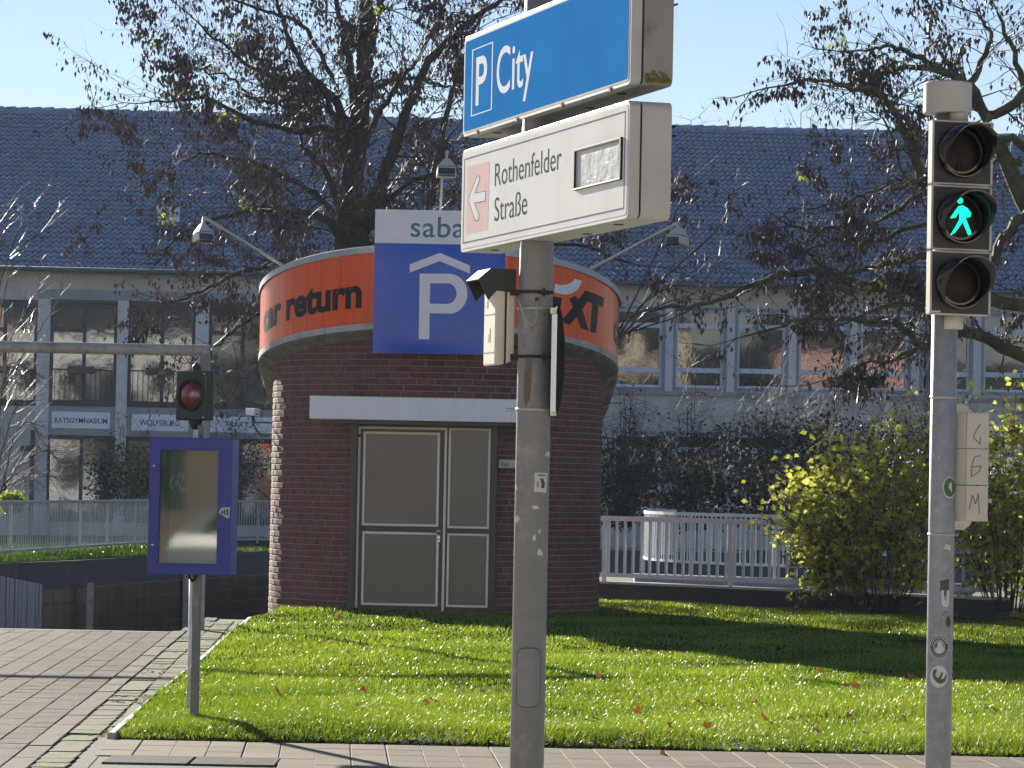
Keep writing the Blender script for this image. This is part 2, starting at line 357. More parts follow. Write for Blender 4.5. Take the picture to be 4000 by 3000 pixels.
cm = slab_mesh(.53, .60, .034, M['slab_dark'], 'cover_slab', .004)
t = thing('shaft_cover', 'dark grey two-piece shaft cover set in the pavement at lower left', 'cover', (-1.95, 22.25, -.03))
for x in (-2.22, -1.68): inst(cm, 'cover_slab', t, (x, 22.25, -.029))

# driveway
b = MB()
b.poly([(-60, 19, -.006), (K(19)-.01, 19, -.006), (K(41.2)-.01, 41.2, -.006), (-60, 41.9, -.006)])
drive = b.build('driveway', M['joint'], kind='structure')
pm = [slab_mesh(.216, .2208, .03, M['paver'], 'driveway_paver', .004, .004) for _ in range(5)]
cells = []
for j in range(int((41.1-20.6)/.221)):
    y = 20.6+j*.221
    for k in range(0, 36):
        x = K(y)-.16-.125-k*.222
        if abs((x)*FPX/y) < 2080: cells.append((x, y, j, k))
cells.sort(key=lambda c: (c[1] < 22.9, c[1]))
near = [c for c in cells if c[1] >= 22.9][:288]; rest = [c for c in cells if c not in set(near)]
for x, y, j, k in near: inst(random.choice(pm), 'driveway_paver', drive, (x, y+(k % 2)*.0, -.0265+random.uniform(-.0015, .0015)), random.uniform(-.008, .008))
b = MB()
for x, y, j, k in rest:
    dz = random.uniform(-.0015, .0015); h = .0035; hx = .1085; c = .003
    v = [(x-hx, y-hx, -.01), (x+hx, y-hx, -.01), (x+hx, y+hx, -.01), (x-hx, y+hx, -.01)]
    i = len(b.v); b.v += [Vector(p) for p in v]
    b.v += [Vector((x+sx*(hx-c), y+sy*(hx+.0018), h+dz)) for sx, sy in ((-1, -1), (1, -1), (1, 1), (-1, 1))]
    b.face((i+4, i+5, i+6, i+7))
    for q in range(4): b.face((i+q, i+(q+1) % 4, i+4+(q+1) % 4, i+4+q))
b.build('driveway_pavers', M['paver'], drive, kind='stuff', fixn=False)
# kerb stones along the driveway and the mossy strip beside it
b = MB(); b.poly([(K(19), 19, -.004), (K(19)+.35, 19, -.004), (G(PAVE_Y), PAVE_Y-.3, -.004), (G(45.1)+.3, 45.1, -.004), (-3.8, 45.1, -.004), (K(41.2), 41.2, -.004)])
strip = b.build('mossy_strip', M['joint'], kind='structure')
km = [slab_mesh(.16, .98, .05, M['kerb'], 'kerb_stone', .008) for _ in range(3)]
for j in range(25):
    y = 20.6+j
    if y > 45: break
    yy = min(y, 44.5); x = K(yy)-.08 if y < 41 else -3.72
    inst(random.choice(km), 'kerb_stone', strip, (x, y, -.040+.008*(random.random()-.3)), .0428)
em = [slab_mesh(.055, .98, .06, M['capstone'], 'edging_stone', .006) for _ in range(2)]
for j in range(21):
    y = PAVE_Y+.55+j
    inst(random.choice(em), 'edging_stone', strip, (G(y)-.03, y, -.02), .0284)
mm = [slab_mesh(.208, .306, .03, M['mossy_paver'], 'mossy_paver', .008, .004) for _ in range(6)]
for j in range(-8, 68):
    y = 23.2+j*.315
    x = K(y)+.115
    while x < (G(max(y, 24))-.10 if y > 24 else -2.60):
        if y < 44.9 and not (y < 24.0 and x > -2.72): inst(random.choice(mm), 'mossy_paver', strip, (x, y, -.024+random.uniform(-.006, .005)), random.uniform(-.03, .03))
        x += .216

# ================================================================== RAMP WALL (left)
def path_frame(pts):
    L = [0]
    for p, q in zip(pts, pts[1:]): L.append(L[-1]+(q-p).length)
    def f(s):
        for i in range(len(pts)-1):
            if s <= L[i+1] or i == len(pts)-2:
                u = (s-L[i])/(L[i+1]-L[i]); d = (pts[i+1]-pts[i]).normalized(); return pts[i]+(pts[i+1]-pts[i])*u, d
    return f, L[-1]
def smooth(pts, n=6):
    out = []
    P = [pts[0]*2-pts[1]]+list(pts)+[pts[-1]*2-pts[-2]]
    for i in range(1, len(P)-2):
        for k in range(n):
            t = k/n; a, b_, c, d = P[i-1], P[i], P[i+1], P[i+2]
            out.append(.5*((2*b_)+(c-a)*t+(2*a-5*b_+4*c-d)*t*t+(3*b_-a-3*c+d)*t**3))
    out.append(pts[-1]); return out
wp = smooth(wall_pts, 5); wf, WL = path_frame(wp)
rw = thing('ramp_wall', 'curved dark retaining wall with brown tiles around the garage ramp, under the left railing', 'wall', (-8, 58, 0))
b = MB()
for p, q in zip(wp, wp[1:]):
    n = Vector((-(q-p).y, (q-p).x, 0)).normalized()
    b.hexa([p+Vector((0, 0, -3.2)), q+Vector((0, 0, -3.2)), q+n*.4+Vector((0, 0, -3.2)), p+n*.4+Vector((0, 0, -3.2)), p, q, q+n*.4, p+n*.4])
b.build('wall_core', M['mortar'], rw)
b = MB()
for p, q in zip(wp, wp[1:]):
    n = Vector((-(q-p).y, (q-p).x, 0)).normalized(); z0, z1 = Vector((0, 0, -.13)), Vector((0, 0, .33))
    b.hexa([p-n*.05+z0, q-n*.05+z0, q+n*.5+z0, p+n*.5+z0, p-n*.05+z1, q-n*.05+z1, q+n*.5+z1, p+n*.5+z1])
b.build('concrete_beam', M['dark_conc'], rw)
tw = MB(); tw.box(-.235, .235, 0, .05, 0, .232); tile_me = tw.build('wall_tile', M['clinker']).data
bpy.data.objects.remove(bpy.data.objects['wall_tile'])
s0 = 14.0
for r in range(6):
    s = s0+(r % 2)*.0
    while s < WL-.3:
        p, d = wf(s); n = Vector((-d.y, d.x, 0))
        o = inst(tile_me, 'wall_tile', rw, (0, 0, 0), mat=Matrix.Translation(p-n*.045+Vector((0, 0, -.145-.245*(r+1)))-off_of(rw)) @ Matrix.Rotation(math.atan2(d.y, d.x), 4, 'Z'))
        s += .485
for px, Y, wd, z0 in ((356, 61.6, .10, -.06), (733, 67.6, .15, -.05)):
    p = at(px, 2300, Y); b = MB(); b.box(p.x-wd/2, p.x+wd/2, p.y-.15, p.y, -3.0, z0); b.build('wall_post', M['gantry'], rw)
b = MB(); pA, pB = at(-120, 2300, 57.3), at(143, 2300, 59.0); d = (pB-pA); n = Vector((-d.y, d.x, 0)).normalized(); N = 22
for k in range(N):
    a = pA+d*(k/N); c = pA+d*((k+.86)/N); dep = .10+random.uniform(0, .03)
    Z0, Z1 = Vector((0, 0, -3)), Vector((0, 0, .22-.25*(k/N)))
    a = Vector((a.x, a.y, 0)); c = Vector((c.x, c.y, 0))
    b.hexa([a-n*dep+Z0, c-n*dep+Z0, c+n*.1+Z0, a+n*.1+Z0, a-n*dep+Z1, c-n*dep+Z1, c+n*.1+Z1, a+n*.1+Z1])
b.build('board_marked_panel', M['corr'], rw)

# ================================================================== RAILINGS
def railing(name, label, pts, zb, zt, step, bw, mname, post_step=3.0, post_drop=.2, rail=(.05, .06), phase=0.0, group=None, bt=.012):
    pts = smooth([Vector(p) for p in pts], 6) if len(pts) > 2 else [Vector(p) for p in pts]
    f, L = path_frame(pts); t = thing(name, label, 'railing', (pts[0].x, pts[0].y, zb), group)
    for nm, z, h in (('top_rail', zt-rail[1], rail[1]), ('bottom_rail', zb, rail[1]*.8)):
        b = MB(); n_ = max(2, int(L/.5)); P = [f(L*i/n_)[0] for i in range(n_+1)]
        for p, q in zip(P, P[1:]):
            n = Vector((-(q-p).y, (q-p).x, 0)).normalized()*rail[0]/2; A = Vector((0, 0, z)); B = Vector((0, 0, z+h))
            b.hexa([p-n+A, q-n+A, q+n+A, p+n+A, p-n+B, q-n+B, q+n+B, p+n+B])
        b.build(nm, M[mname], t)
    bb = MB(); bb.box(-bw/2, bw/2, -bt/2, bt/2, 0, zt-zb-rail[1]*1.8); o = bb.build('baluster', M[mname]); bme = o.data; bpy.data.objects.remove(o)
    bb = MB(); bb.box(-bw*.8, bw*.8, -.02, .02, 0, zt-zb-rail[1]+post_drop); o = bb.build('post', M[mname]); pme = o.data; bpy.data.objects.remove(o)
    s = step*.5+phase; k = 0
    while s < L and k < 298:
        p, d = f(s); a = math.atan2(d.y, d.x)
        inst(bme, 'baluster', t, (p.x, p.y, zb+rail[1]*.8), a); s += step; k += 1
    s = phase
    while s < L:
        p, d = f(s); inst(pme, 'post', t, (p.x, p.y, zb-post_drop), math.atan2(d.y, d.x)); s += post_step
    return t
P_ = lambda px, Y: (lambda v: (v.x, v.y, 0))(at(px, 1900, Y))
railing('railing', 'long grey painted railing curving above the ramp wall on the left', [P_(-330, 57.5), P_(0, 62), P_(100, 63.5), P_(280, 67), P_(450, 71), P_(700, 76.5), P_(1060, 81), P_(1350, 83)], .42, 1.33, .122, .028, 'grey_paint', post_step=2.6, post_drop=.12, rail=(.05, .055))
A, B = at(2240, 1900, 54.8), at(3900, 1900, 49.6)
railing('railing', 'straight grey bar railing on the low dark wall right of the rotunda', [(A.x, A.y, 0), (B.x, B.y, 0)], .40, 1.33, .163, .038, 'pale_paint', post_step=2.45, post_drop=.09, rail=(.06, .075), phase=.65, bt=.03)
railing('railing', 'paler curved railing rounding a bend just behind the straight railing', [P_(2640, 74), P_(2560, 72.5), P_(2522, 70), P_(2545, 67.4), P_(2680, 65.6), P_(2900, 64.3), P_(3200, 63.2), P_(3700, 62)], .40, 1.335, .125, .030, 'pale_paint', post_step=2.2, post_drop=.35)
railing('railing', 'farthest thin railing seen between the rotunda and the curved railing', [P_(2200, 90), P_(2900, 89)], .20, 1.10, .30, .045, 'grey_paint', post_step=2.4, post_drop=.3)
# low wall at right
lw = thing('low_wall', 'low dark concrete wall with a pale cap at the back of the lawn, right of the rotunda', 'wall', (A.x, A.y, 0))
d = Vector((B.x-A.x, B.y-A.y, 0)); Ld = d.length; F_lw = Frame((A.x, A.y, 0), math.degrees(math.atan2(d.y, d.x)))
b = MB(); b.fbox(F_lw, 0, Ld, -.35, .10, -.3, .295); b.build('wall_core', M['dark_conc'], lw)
n_ = 8
for k in range(n_):
    b = MB(); b.fbox(F_lw, Ld*k/n_+.004, Ld*(k+1)/n_-.004, -.37, .13, .297, .33); b.build('cap_stone', M['capstone'], lw)
b = MB(); C_, D_ = at(2480, 2200, 64), at(3800, 2200, 61); b.quad((C_.x, C_.y, -.1), (D_.x, D_.y, -.1), (D_.x, D_.y, .22), (C_.x, C_.y, .22)); b.quad((C_.x, C_.y, .22), (D_.x, D_.y, .22), (D_.x, D_.y+.5, .22), (C_.x, C_.y+.5, .22))
b.quad((C_.x, C_.y+.5, -.1), (D_.x, D_.y+.5, -.1), (D_.x, D_.y+.5, .22), (C_.x, C_.y+.5, .22)); b.quad((C_.x, C_.y, -.1), (C_.x, C_.y+.5, -.1), (C_.x, C_.y+.5, .22), (C_.x, C_.y, .22))
tag(b.build('kerb_wall', M['corr']), 'grey concrete kerb wall under the paler curved railing', 'wall')

# ================================================================== ROTUNDA
CX, CY, RB, RC = -1.03, 49.6, 2.30, 2.50
rot = thing('brick_rotunda', 'round dark brick stair pavilion with slanting concrete crown and orange band', 'pavilion', (CX, CY, 0))
def cyl(th, r, z): return Vector((CX+r*math.sin(th), CY-r*math.cos(th), z))
zb = lambda th, r=RC: 3.47+.178*r*math.cos(th)
zt = lambda th, r=RC: 4.33+.215*r*math.cos(th)
ze = lambda th: .60*max(0.0, -RC*math.cos(th))**1.15
DL, DR = math.asin(-1.08/RB), math.asin(.735/RB)       # door opening
DTOP = 2.62
b = MB(); N = 120
rr = RB-.007
for k in range(N):
    a0, a1 = 2*math.pi*k/N-math.pi, 2*math.pi*(k+1)/N-math.pi; am = (a0+a1)/2
    z0 = DTOP if DL-.005 < am < DR+.005 else -.2
    q = [cyl(a0, rr, z0), cyl(a1, rr, z0), cyl(a1, rr, zb(a1)+.1), cyl(a0, rr, zb(a0)+.1)]; b.quad(*q)
core = b.build('wall_core', M['mortar'], rot)
# bricks
variants = []
for _ in range(6):
    bb = MB(); j = lambda s=.003: random.uniform(-s, s); c = .006; lx, h = .237/2, .070
    fr = [(-lx+c+j(), -.0+j(.002), c+j()), (lx-c+j(), j(.002), c+j()), (lx-c+j(), j(.002), h-c+j()), (-lx+c+j(), j(.002), h-c+j())]
    md = [(-lx, c, 0), (lx, c, 0), (lx, c, h), (-lx, c, h)]; bk = [(x, .06, z) for x, y, z in md]
    i = 0; bb.v = [Vector(p) for p in fr+md+bk]; bb.face((0, 1, 2, 3))
    for o_ in (0, 4):
        for k in range(4): bb.face((o_+k, o_+4+k, o_+4+(k+1) % 4, o_+(k+1) % 4))
    o = bb.build('brick', M['brick']); variants.append(o.data); bpy.data.objects.remove(o)
br = []; nper = 58; dth = 2*math.pi/nper
for r in range(52):
    z = -.16+r*.0832
    for k in range(nper):
        th = -math.pi+(k+.5*(r % 2)+.08*random.uniform(-1, 1)*.3)*dth+.02*math.sin(r*2.1)
        if z+.072 > zb(th, RB)-.02: continue
        hl = .119/RB
        if z < DTOP and th+hl > DL and th-hl < DR: 
            # half bricks beside the door
            if th < (DL+DR)/2 and th-hl < DL-.02: br.append((th-hl+(DL-(th-hl))/2, z, (DL-(th-hl))/(2*hl)))
            elif th > (DL+DR)/2 and th+hl > DR+.02: br.append((DR+(th+hl-DR)/2, z, (th+hl-DR)/(2*hl)))
            continue
        br.append((th, z, 1.0))
vis = sorted([q for q in br if 1.30 < q[1]+1.3 and q[1] > -.03], key=lambda q: -(math.cos(q[0]-.12)-(2 if 1.9 < math.degrees(q[0]-0) and False else 0)))
parts = vis[:298]; ps = set(parts); st = MB()
for q in br:
    th, z, sx = q; p = cyl(th, RB+random.uniform(-.003, .003), z)
    Mx = Matrix.Translation(p) @ Matrix.Rotation(th, 4, 'Z') @ Matrix.Diagonal((sx, 1, 1, 1))
    me = random.choice(variants)
    if q in ps: inst(me, 'brick', rot, (0, 0, 0), mat=Matrix.Translation(-off_of(rot)) @ Mx)
    else:
        i = len(st.v); st.v += [Mx @ v.co for v in me.vertices]
        for pl in me.polygons: st.face([i+k for k in pl.vertices])
st.build('bricks', M['brick'], rot, kind='stuff', fixn=False)
b = MB(); pr = [hit_cyl(x, y, CX, CY, RB+.012) for x, y in ((1063, 2373), (1100, 2374), (1143, 2382), (1146, 2394), (1143, 2430), (1100, 2430), (1062, 2430))]
b.prism([p for p in pr], (.5, .8, 0), .05); b.build('concrete_footing', M['conc_pale'], rot)
# crown
def ring(mb, th0, th1, prof, m=0, n=6, caps=True):
    """prof(th) -> list of (r,z)"""
    rows = []
    for k in range(n+1):
        th = th0+(th1-th0)*k/n; i = len(mb.v); pr = prof(th); mb.v += [cyl(th, r, z) for r, z in pr]; rows.append((i, len(pr)))
    for (a, n_), (c, _) in zip(rows, rows[1:]):
        for j in range(n_-1): mb.face((a+j, c+j, c+j+1, a+j+1), m[j] if isinstance(m, (list, tuple)) else m, False)
    if caps:
        for a, n_ in (rows[0], rows[-1]): mb.face([a+j for j in range(n_)], m[0] if isinstance(m, (list, tuple)) else m)
NS = 18
for k in range(NS):
    a0 = -math.pi+2*math.pi*k/NS+R_(3.5)+.0022; a1 = -math.pi+2*math.pi*(k+1)/NS+R_(3.5)-.0022; b = MB()
    pf = lambda th: [(RC+.012, zb(th)-.002), (RC+.012, zb(th)-.085-ze(th)*.75), (RC-.02, zb(th)-.115-ze(th)), (RB+.005, zb(th)-.205-ze(th)), (RB-.05, zb(th)-.20-ze(th)*.2), (RB-.05, zb(th)-.002)]
    ring(b, a0, a1, pf, [0, 1, 1, 1, 1]); b.build('crown_stone', [M['conc_pale'], M['conc_moss']], rot)
    a0 = -math.pi+2*math.pi*k/NS+R_(9)+.0012; a1 = -math.pi+2*math.pi*(k+1)/NS+R_(9)-.0012; b = MB()
    ring(b, a0, a1, lambda th: [(RC, zt(th)-.001), (RC, zb(th)+.001), (RC-.03, zb(th)+.001), (RC-.03, zt(th)-.001)], 0, n=8)
    b.build('fascia_panel', M['orange'], rot)
b = MB(); ring(b, -math.pi, math.pi, lambda th: [(RC+.022, zt(th)-.012), (RC+.022, zt(th)+.072), (RC-.01, zt(th)+.085), (RC-.12, zt(th)+.085), (RC-.12, zt(th)-.05)], 0, n=120, caps=False)
b.build('roof_rim', M['rim'], rot)
b = MB(); ring(b, -math.pi, math.pi, lambda th: [(RC-.1, zt(th)+.03), (.01, 4.36)], 0, n=60, caps=False); b.build('roof_deck', M['dark_conc'], rot)
# lettering wrapped on the band: polygons in (theta, v)
def band_point(th, v, e=.004): return cyl(th, RC+e, zb(th)+(zt(th)-zb(th))*v)
def band_text(txt, th0, th1, v0, v1, offset=0.0, m='black_print', spacing=1.0, shear=0.0, name='band_lettering'):
    me = text_mesh(txt, offset, shear, spacing); bm = bmesh.new(); bm.from_mesh(me); bpy.data.meshes.remove(me)
    xs = [v.co.x for v in bm.verts]; ys = [v.co.y for v in bm.verts]; mnx, mxx, mny, mxy = min(xs), max(xs), min(ys), max(ys)
    for k in range(1, 60):
        x = mnx+(mxx-mnx)*k/60; bmesh.ops.bisect_plane(bm, geom=bm.verts[:]+bm.edges[:]+bm.faces[:], plane_co=(x, 0, 0), plane_no=(1, 0, 0))
    b = MB()
    for v in bm.verts: b.v.append(band_point(th0+(th1-th0)*(v.co.x-mnx)/(mxx-mnx), v0+(v1-v0)*(v.co.y-mny)/(mxy-mny)))
    bm.verts.index_update()
    for f in bm.faces: b.face([v.index for v in f.verts])
    bm.free(); return b.build(name, M[m], rot)
band_text('car return', R_(-74.5), R_(-23.4), .222, .62, offset=.036, spacing=.98)
def band_poly(pts, m, name='band_lettering'):
    """pixel outline projected on the band, cut in strips so that it follows the curve"""
    tv = []
    for x, y in pts:
        p = hit_cyl(x, y, CX, CY, RC); th = math.atan2(p.x-CX, CY-p.y); tv.append((th, (p.z-zb(th))/(zt(th)-zb(th))))
    bm = bmesh.new(); vs_ = [bm.verts.new((t_, v_, 0)) for t_, v_ in tv]
    for a, c, d_ in tessellate_polygon([[v.co for v in vs_]]): bm.faces.new((vs_[a], vs_[c], vs_[d_]))
    x0, x1 = min(t_[0] for t_ in tv), max(t_[0] for t_ in tv)
    for k in range(1, 12): bmesh.ops.bisect_plane(bm, geom=bm.verts[:]+bm.edges[:]+bm.faces[:], plane_co=(x0+(x1-x0)*k/12, 0, 0), plane_no=(1, 0, 0))
    b = MB(); bm.verts.index_update(); b.v = [band_point(v.co.x, v.co.y) for v in bm.verts]
    for f in bm.faces: b.face([v.index for v in f.verts])
    bm.free(); return b.build(name, M[m], rot)
c4 = lambda pts: [(2100+x/2.765, 950+y/2.765) for x, y in pts]
band_poly(c4([(340, 600), (412, 562), (432, 608), (515, 510), (715, 590), (708, 690), (655, 672), (630, 975), (565, 955), (592, 650), (540, 628), (480, 715), (552, 948), (465, 918), (425, 790), (340, 885), (252, 838), (378, 690)]), 'black_print', 'band_emblem')
band_poly(c4([(100, 560), (262, 592), (225, 815), (68, 775)]), 'black_print', 'band_emblem')
band_poly(c4([(186, 435), (240, 452), (300, 450), (350, 432), (385, 405), (400, 385), (476, 408), (462, 450), (425, 505), (375, 540), (310, 555), (240, 548), (178, 530)]), 'white_print', 'band_swoosh')
band_text('car', R_(75.5), R_(92), .222, .55, offset=.022)
# door set
FD = Frame((CX, CY-math.sqrt(RB**2-.9**2)-.02, 0), -3.6)
FD = Frame(cyl((DL+DR)/2, RB*math.cos((DR-DL)/2)+.004, 0), math.degrees((DL+DR)/2))
hs = lambda x, y, d=0: FD.hit(x, y, d)
sL = hs(1392, 2000)[0]; sR = hs(1922, 2000)[0]
b = MB(); b.fbox(FD, sL-.03, sR+.03, -.08, 0, -.15, DTOP+.06); b.build('door_frame', M['door_brown'], rot)
for q_ in ((sL-.09, sL, .10), (sR, sR+.06, .04)):
    b = MB(); b.fbox(FD, q_[0], q_[1], -.1, q_[2], -.2, DTOP); b.build('door_reveal', M['door_brown'], rot)
def bead(x0, y0, x1, y1, w_=9, name='glazing_bead', th=.014, parent=None, open_bottom=False):
    (a, zt_), (c, zb_) = hs(x0, y0), hs(x1, y1); w = w_/292; b = MB()
    b.fbox(FD, a, a+w, 0, th, zb_, zt_); b.fbox(FD, c-w, c, 0, th, zb_, zt_); b.fbox(FD, a+w, c-w, 0, th*.97, zt_-w, zt_)
    if not open_bottom: b.fbox(FD, a+w, c-w, 0, th*.97, zb_, zb_+w)
    return b.build(name, M['bead'], parent or rot), (a, c, zb_, zt_)
def panel(x0, y0, x1, y1, parent=None, nm='door_panel'):
    (a, zt_), (c, zb_) = hs(x0, y0), hs(x1, y1); b = MB(); b.fbox(FD, a, c, -.005, .006, zb_, zt_); return b.build(nm, M['door_panel'], parent or rot)
door = MB(); door.fbox(FD, hs(1408, 2000)[0], hs(1722, 2000)[0], .001, .004, -.05, hs(1560, 1680)[1]); door = door.build('door', M['door_brown'], rot)
side = MB(); side.fbox(FD, hs(1748, 2000)[0], hs(1908, 2000)[0], .001, .004, -.05, hs(1560, 1680)[1]); side = side.build('door', M['door_brown'], rot)
bead(1401, 1665, 1732, 2440, 9, 'outer_bead', open_bottom=True)
bead(1421, 1685, 1712, 2058, 9, parent=door); panel(1428, 1692, 1705, 2050, door)
bead(1416, 2075, 1709, 2369, 9, parent=door); panel(1423, 2083, 1702, 2361, door)
bead(1755, 1672, 1910, 2066, 8, parent=side); panel(1762, 1680, 1903, 2058, side)
bead(1748, 2083, 1904, 2374, 8, parent=side); panel(1755, 2091, 1897, 2366, side)
s_, z_ = hs(1714, 2076); b = MB(); b.lathe(FD.P(s_, .014, z_), FD.n, [(0, .012), (.03, .012), (.035, .035), (.06, .036), (.075, .02), (.078, .0)], 20); b.build('door_knob', M['chrome'], door)
s_, z_ = hs(1715, 2104); b = MB(); b.fbox(FD, s_-.014, s_+.014, .01, .02, z_-.045, z_+.04); b.build('lock_plate', M['chrome'], door); b = MB(); b.lathe(FD.P(s_, .02, z_-.01), FD.n, [(0, .009), (.006, .009)], 12); b.build('keyhole', M['black_plastic'], door)
s_, z_ = hs(1403, 1702); b = MB(); b.fbox(FD, s_-.05, s_+.03, .01, .05, z_-.02, z_+.02); b.build('hinge', M['black_plastic'], rot)
# white awning box over the door
FA = Frame((CX, CY-2.62, 0), 0.0); (a, zA1) = FA.hit(1210, 1545); (_, zA0) = FA.hit(1210, 1635); c = FA.hit(2108, 1600)[0]
b = MB(); b.fbox(FA, a, c, -.70, 0, zA0, zA1); b.build('door_canopy', [M['white_panel']], rot, bevel=.006)
b = MB(); b.fbox(FA, a+.35, c-.35, -.6, -.10, zA0-.05, zA0+.001); b.build('canopy_soffit', M['door_brown'], rot)
# Parking sign
FS = Frame((0, CY-2.66, 0), 0.0); h = lambda x, y, d=0: FS.hit(x, y, d)
s0, z1 = h(1466, 817); s1, _ = h(1972, 1100); _, z0 = h(1460, 1377); zm = h(1466, 949)[1]
ps_ = thing('parking_sign', 'large square blue parking garage sign with white top fixed to the orange band', 'sign', FS.P((s0+s1)/2, 0, z0))
b = MB(); b.fbox(FS, s0, s1, -.10, 0, z0, z1); b.build('sign_box', M['rim'], ps_)
# bulged acrylic face
b = MB(); NXg, NZg = 22, 18
for j in range(NZg+1):
    for k in range(NXg+1):
        u, v = k/NXg, j/NZg; e = (1-(2*u-1)**4)*(1-(2*v-1)**4); wob = .006*math.sin(u*5+1.3*v*3)*e
        b.v.append(FS.P(s0+(s1-s0)*u, .004+.022*e+wob, z0+(zm-z0)*v))
for j in range(NZg):
    for k in range(NXg):
        a = j*(NXg+1)+k; b.face((a, a+1, a+NXg+2, a+NXg+1), 0, True)
face_b = b.build('blue_face', M['blue_sign'], ps_)
b = MB(); b.fbox(FS, s0+.001, s1-.001, .001, .012, zm+.001, z1-.001); b.build('white_header', M['white_print'], ps_)
cs = lambda pts: [(1400+x/2.074, 700+y/2.074) for x, y in pts]
def bulge(pts, m, nm, d0=.0):
    pp = []
    for x, y in pts:
        s, z = h(x, y, .02); pp.append((s, z))
    bm = bmesh.new(); vv = [bm.verts.new((s, z, 0)) for s, z in pp]
    return pp
def sign_poly(outer, holes, m, nm):
    loops = [[Vector((*h(x, y, .03), 0)) for x, y in l] for l in [outer]+holes]
    bm = bmesh.new(); flat = [bm.verts.new(p) for l in loops for p in l]
    for t3 in tessellate_polygon(loops): bm.faces.new([flat[i] for i in t3])
    for k in range(1, 24):
        bmesh.ops.bisect_plane(bm, geom=bm.verts[:]+bm.edges[:]+bm.faces[:], plane_co=(s0+(s1-s0)*k/24, 0, 0), plane_no=(1, 0, 0))
        bmesh.ops.bisect_plane(bm, geom=bm.verts[:]+bm.edges[:]+bm.faces[:], plane_co=(0, z0+(zm-z0)*k/24, 0), plane_no=(0, 1, 0))
    b = MB(); bm.verts.index_update()
    for v in bm.verts:
        u, vv = (v.co.x-s0)/(s1-s0), (v.co.y-z0)/(zm-z0); e = (1-(2*u-1)**4)*(1-(2*vv-1)**4)
        b.v.append(FS.P(v.co.x, .008+.022*e+.006*math.sin(u*5+1.3*vv*3)*e, v.co.y))
    for f in bm.faces: b.face([v.index for v in f.verts], 0, True)
    bm.free(); return b.build(nm, M[m], ps_)
sign_poly(cs([(417, 690), (660, 596), (904, 700), (903, 765), (658, 663), (415, 757)]), [], 'white_print', 'roof_mark')
def arc(cx, cy, rx, ry, a0, a1, n=14): return [(cx+rx*math.cos(R_(a0+(a1-a0)*k/n)), cy+ry*math.sin(R_(a0+(a1-a0)*k/n))) for k in range(n+1)]
outer = [(497, 765), (735, 766)]+arc(735, 928, 148, 162, -85, 85)+[(733, 1089), (577, 1086), (574, 1297), (488, 1295)]
hole = [(581, 843), (733, 843)]+arc(720, 926, 76, 83, -80, 80)+[(720, 1010), (579, 1008)]
sign_poly(cs(outer), [cs(hole)], 'white_print', 'letter_p')
a0_, za = FS.hit(1604, 926); a1_, zb_ = FS.hit(1811, 849)
put_text('saba', 'lettering', M['teal'], ps_, FS, a0_, FS.hit(1816, 900)[0], za, zb_, d=.014, offset=.005, spacing=1.05)
# house rule plate beside the door
FK = Frame(cyl(R_(8.5), RB+.02, 0), 8.5); (a, z1k), (c, z0k) = FK.hit(1950, 1795), FK.hit(2062, 1829)
t = thing('rule_plate', 'small white plate lettered Kein on the brick right of the door', 'sign', FK.P(a, 0, z0k))
b = MB(); b.fbox(FK, a, c, -.012, .004, z0k, z1k); b.build('plate', M['sticker'], t)
put_text('Kein', 'lettering', M['black_print'], t, FK, FK.hit(1958, 1800)[0], FK.hit(1988, 1800)[0], FK.hit(1958, 1823)[1], FK.hit(1958, 1803)[1], d=.006, offset=.01)
# floodlights on the crown
def floodlight(label, base, elbow, headc, yaw, scale=1.0, up=False):
    t = thing('floodlight', label, 'floodlight', base, 'floodlights on the rotunda roof')
    b = MB(); b.tube([base, elbow], .022, 4, smooth=False); b.build('arm', M['beige_metal'], t)
    F = Frame(headc, yaw); b = MB(); w = .105*scale
    i = len(b.v)
    b.hexa([F.P(-w, -.09, -.02), F.P(w, -.09, -.02), F.P(w, .11, .0), F.P(-w, .11, .0), F.P(-w*.3, -.05, .10), F.P(w*.3, -.05, .10), F.P(w*.3, .03, .10), F.P(-w*.3, .03, .10)]); b.build('lamp_hood', M['beige_metal'], t)
    b = MB(); b.hexa([F.P(-w*1.08, -.10, -.15), F.P(w*1.08, -.10, -.15), F.P(w*1.08, .15, -.12), F.P(-w*1.08, .15, -.12), F.P(-w, -.10, -.03), F.P(w, -.10, -.03), F.P(w, .12, -.01), F.P(-w, .12, -.01)]); hd = b.build('lamp_body', M['beige_metal'], t, bevel=.008)
    b = MB(); b.hexa([F.P(-w*.9, .11, -.145), F.P(w*.9, .11, -.145), F.P(w*.9, .155, -.11), F.P(-w*.9, .155, -.11), F.P(-w*.9, .1, -.04), F.P(w*.9, .1, -.04), F.P(w*.9, .13, -.03), F.P(-w*.9, .13, -.03)]); b.build('lens', M['far_glass'], hd)
    b = MB(); b.tube([elbow, Vector(headc)+Vector((0, 0, .08))], .026, 6, smooth=False); b.build('bracket', M['beige_metal'], t)
floodlight('left floodlight on a slanting arm above the words car return', at(1112, 1042, 49.0), at(797, 848, 47.6), at(793, 905, 47.5), 25)
floodlight('right floodlight on a slanting arm, in front of the school roof', at(2305, 1052, 49.0), at(2645, 872, 47.8), at(2650, 918, 47.7), -35)
floodlight('middle floodlight standing above the blue parking sign', at(1713, 960, 47.3), at(1727, 700, 47.35), at(1744, 650, 47.3), 4, 1.15)
b = MB(); b.tube([at(1742, 655, 47.3), at(1747, 588, 47.3)], .024, 4, smooth=False)
o = b.build('mast_top', M['beige_metal'], bpy.data.objects['floodlight.002'])
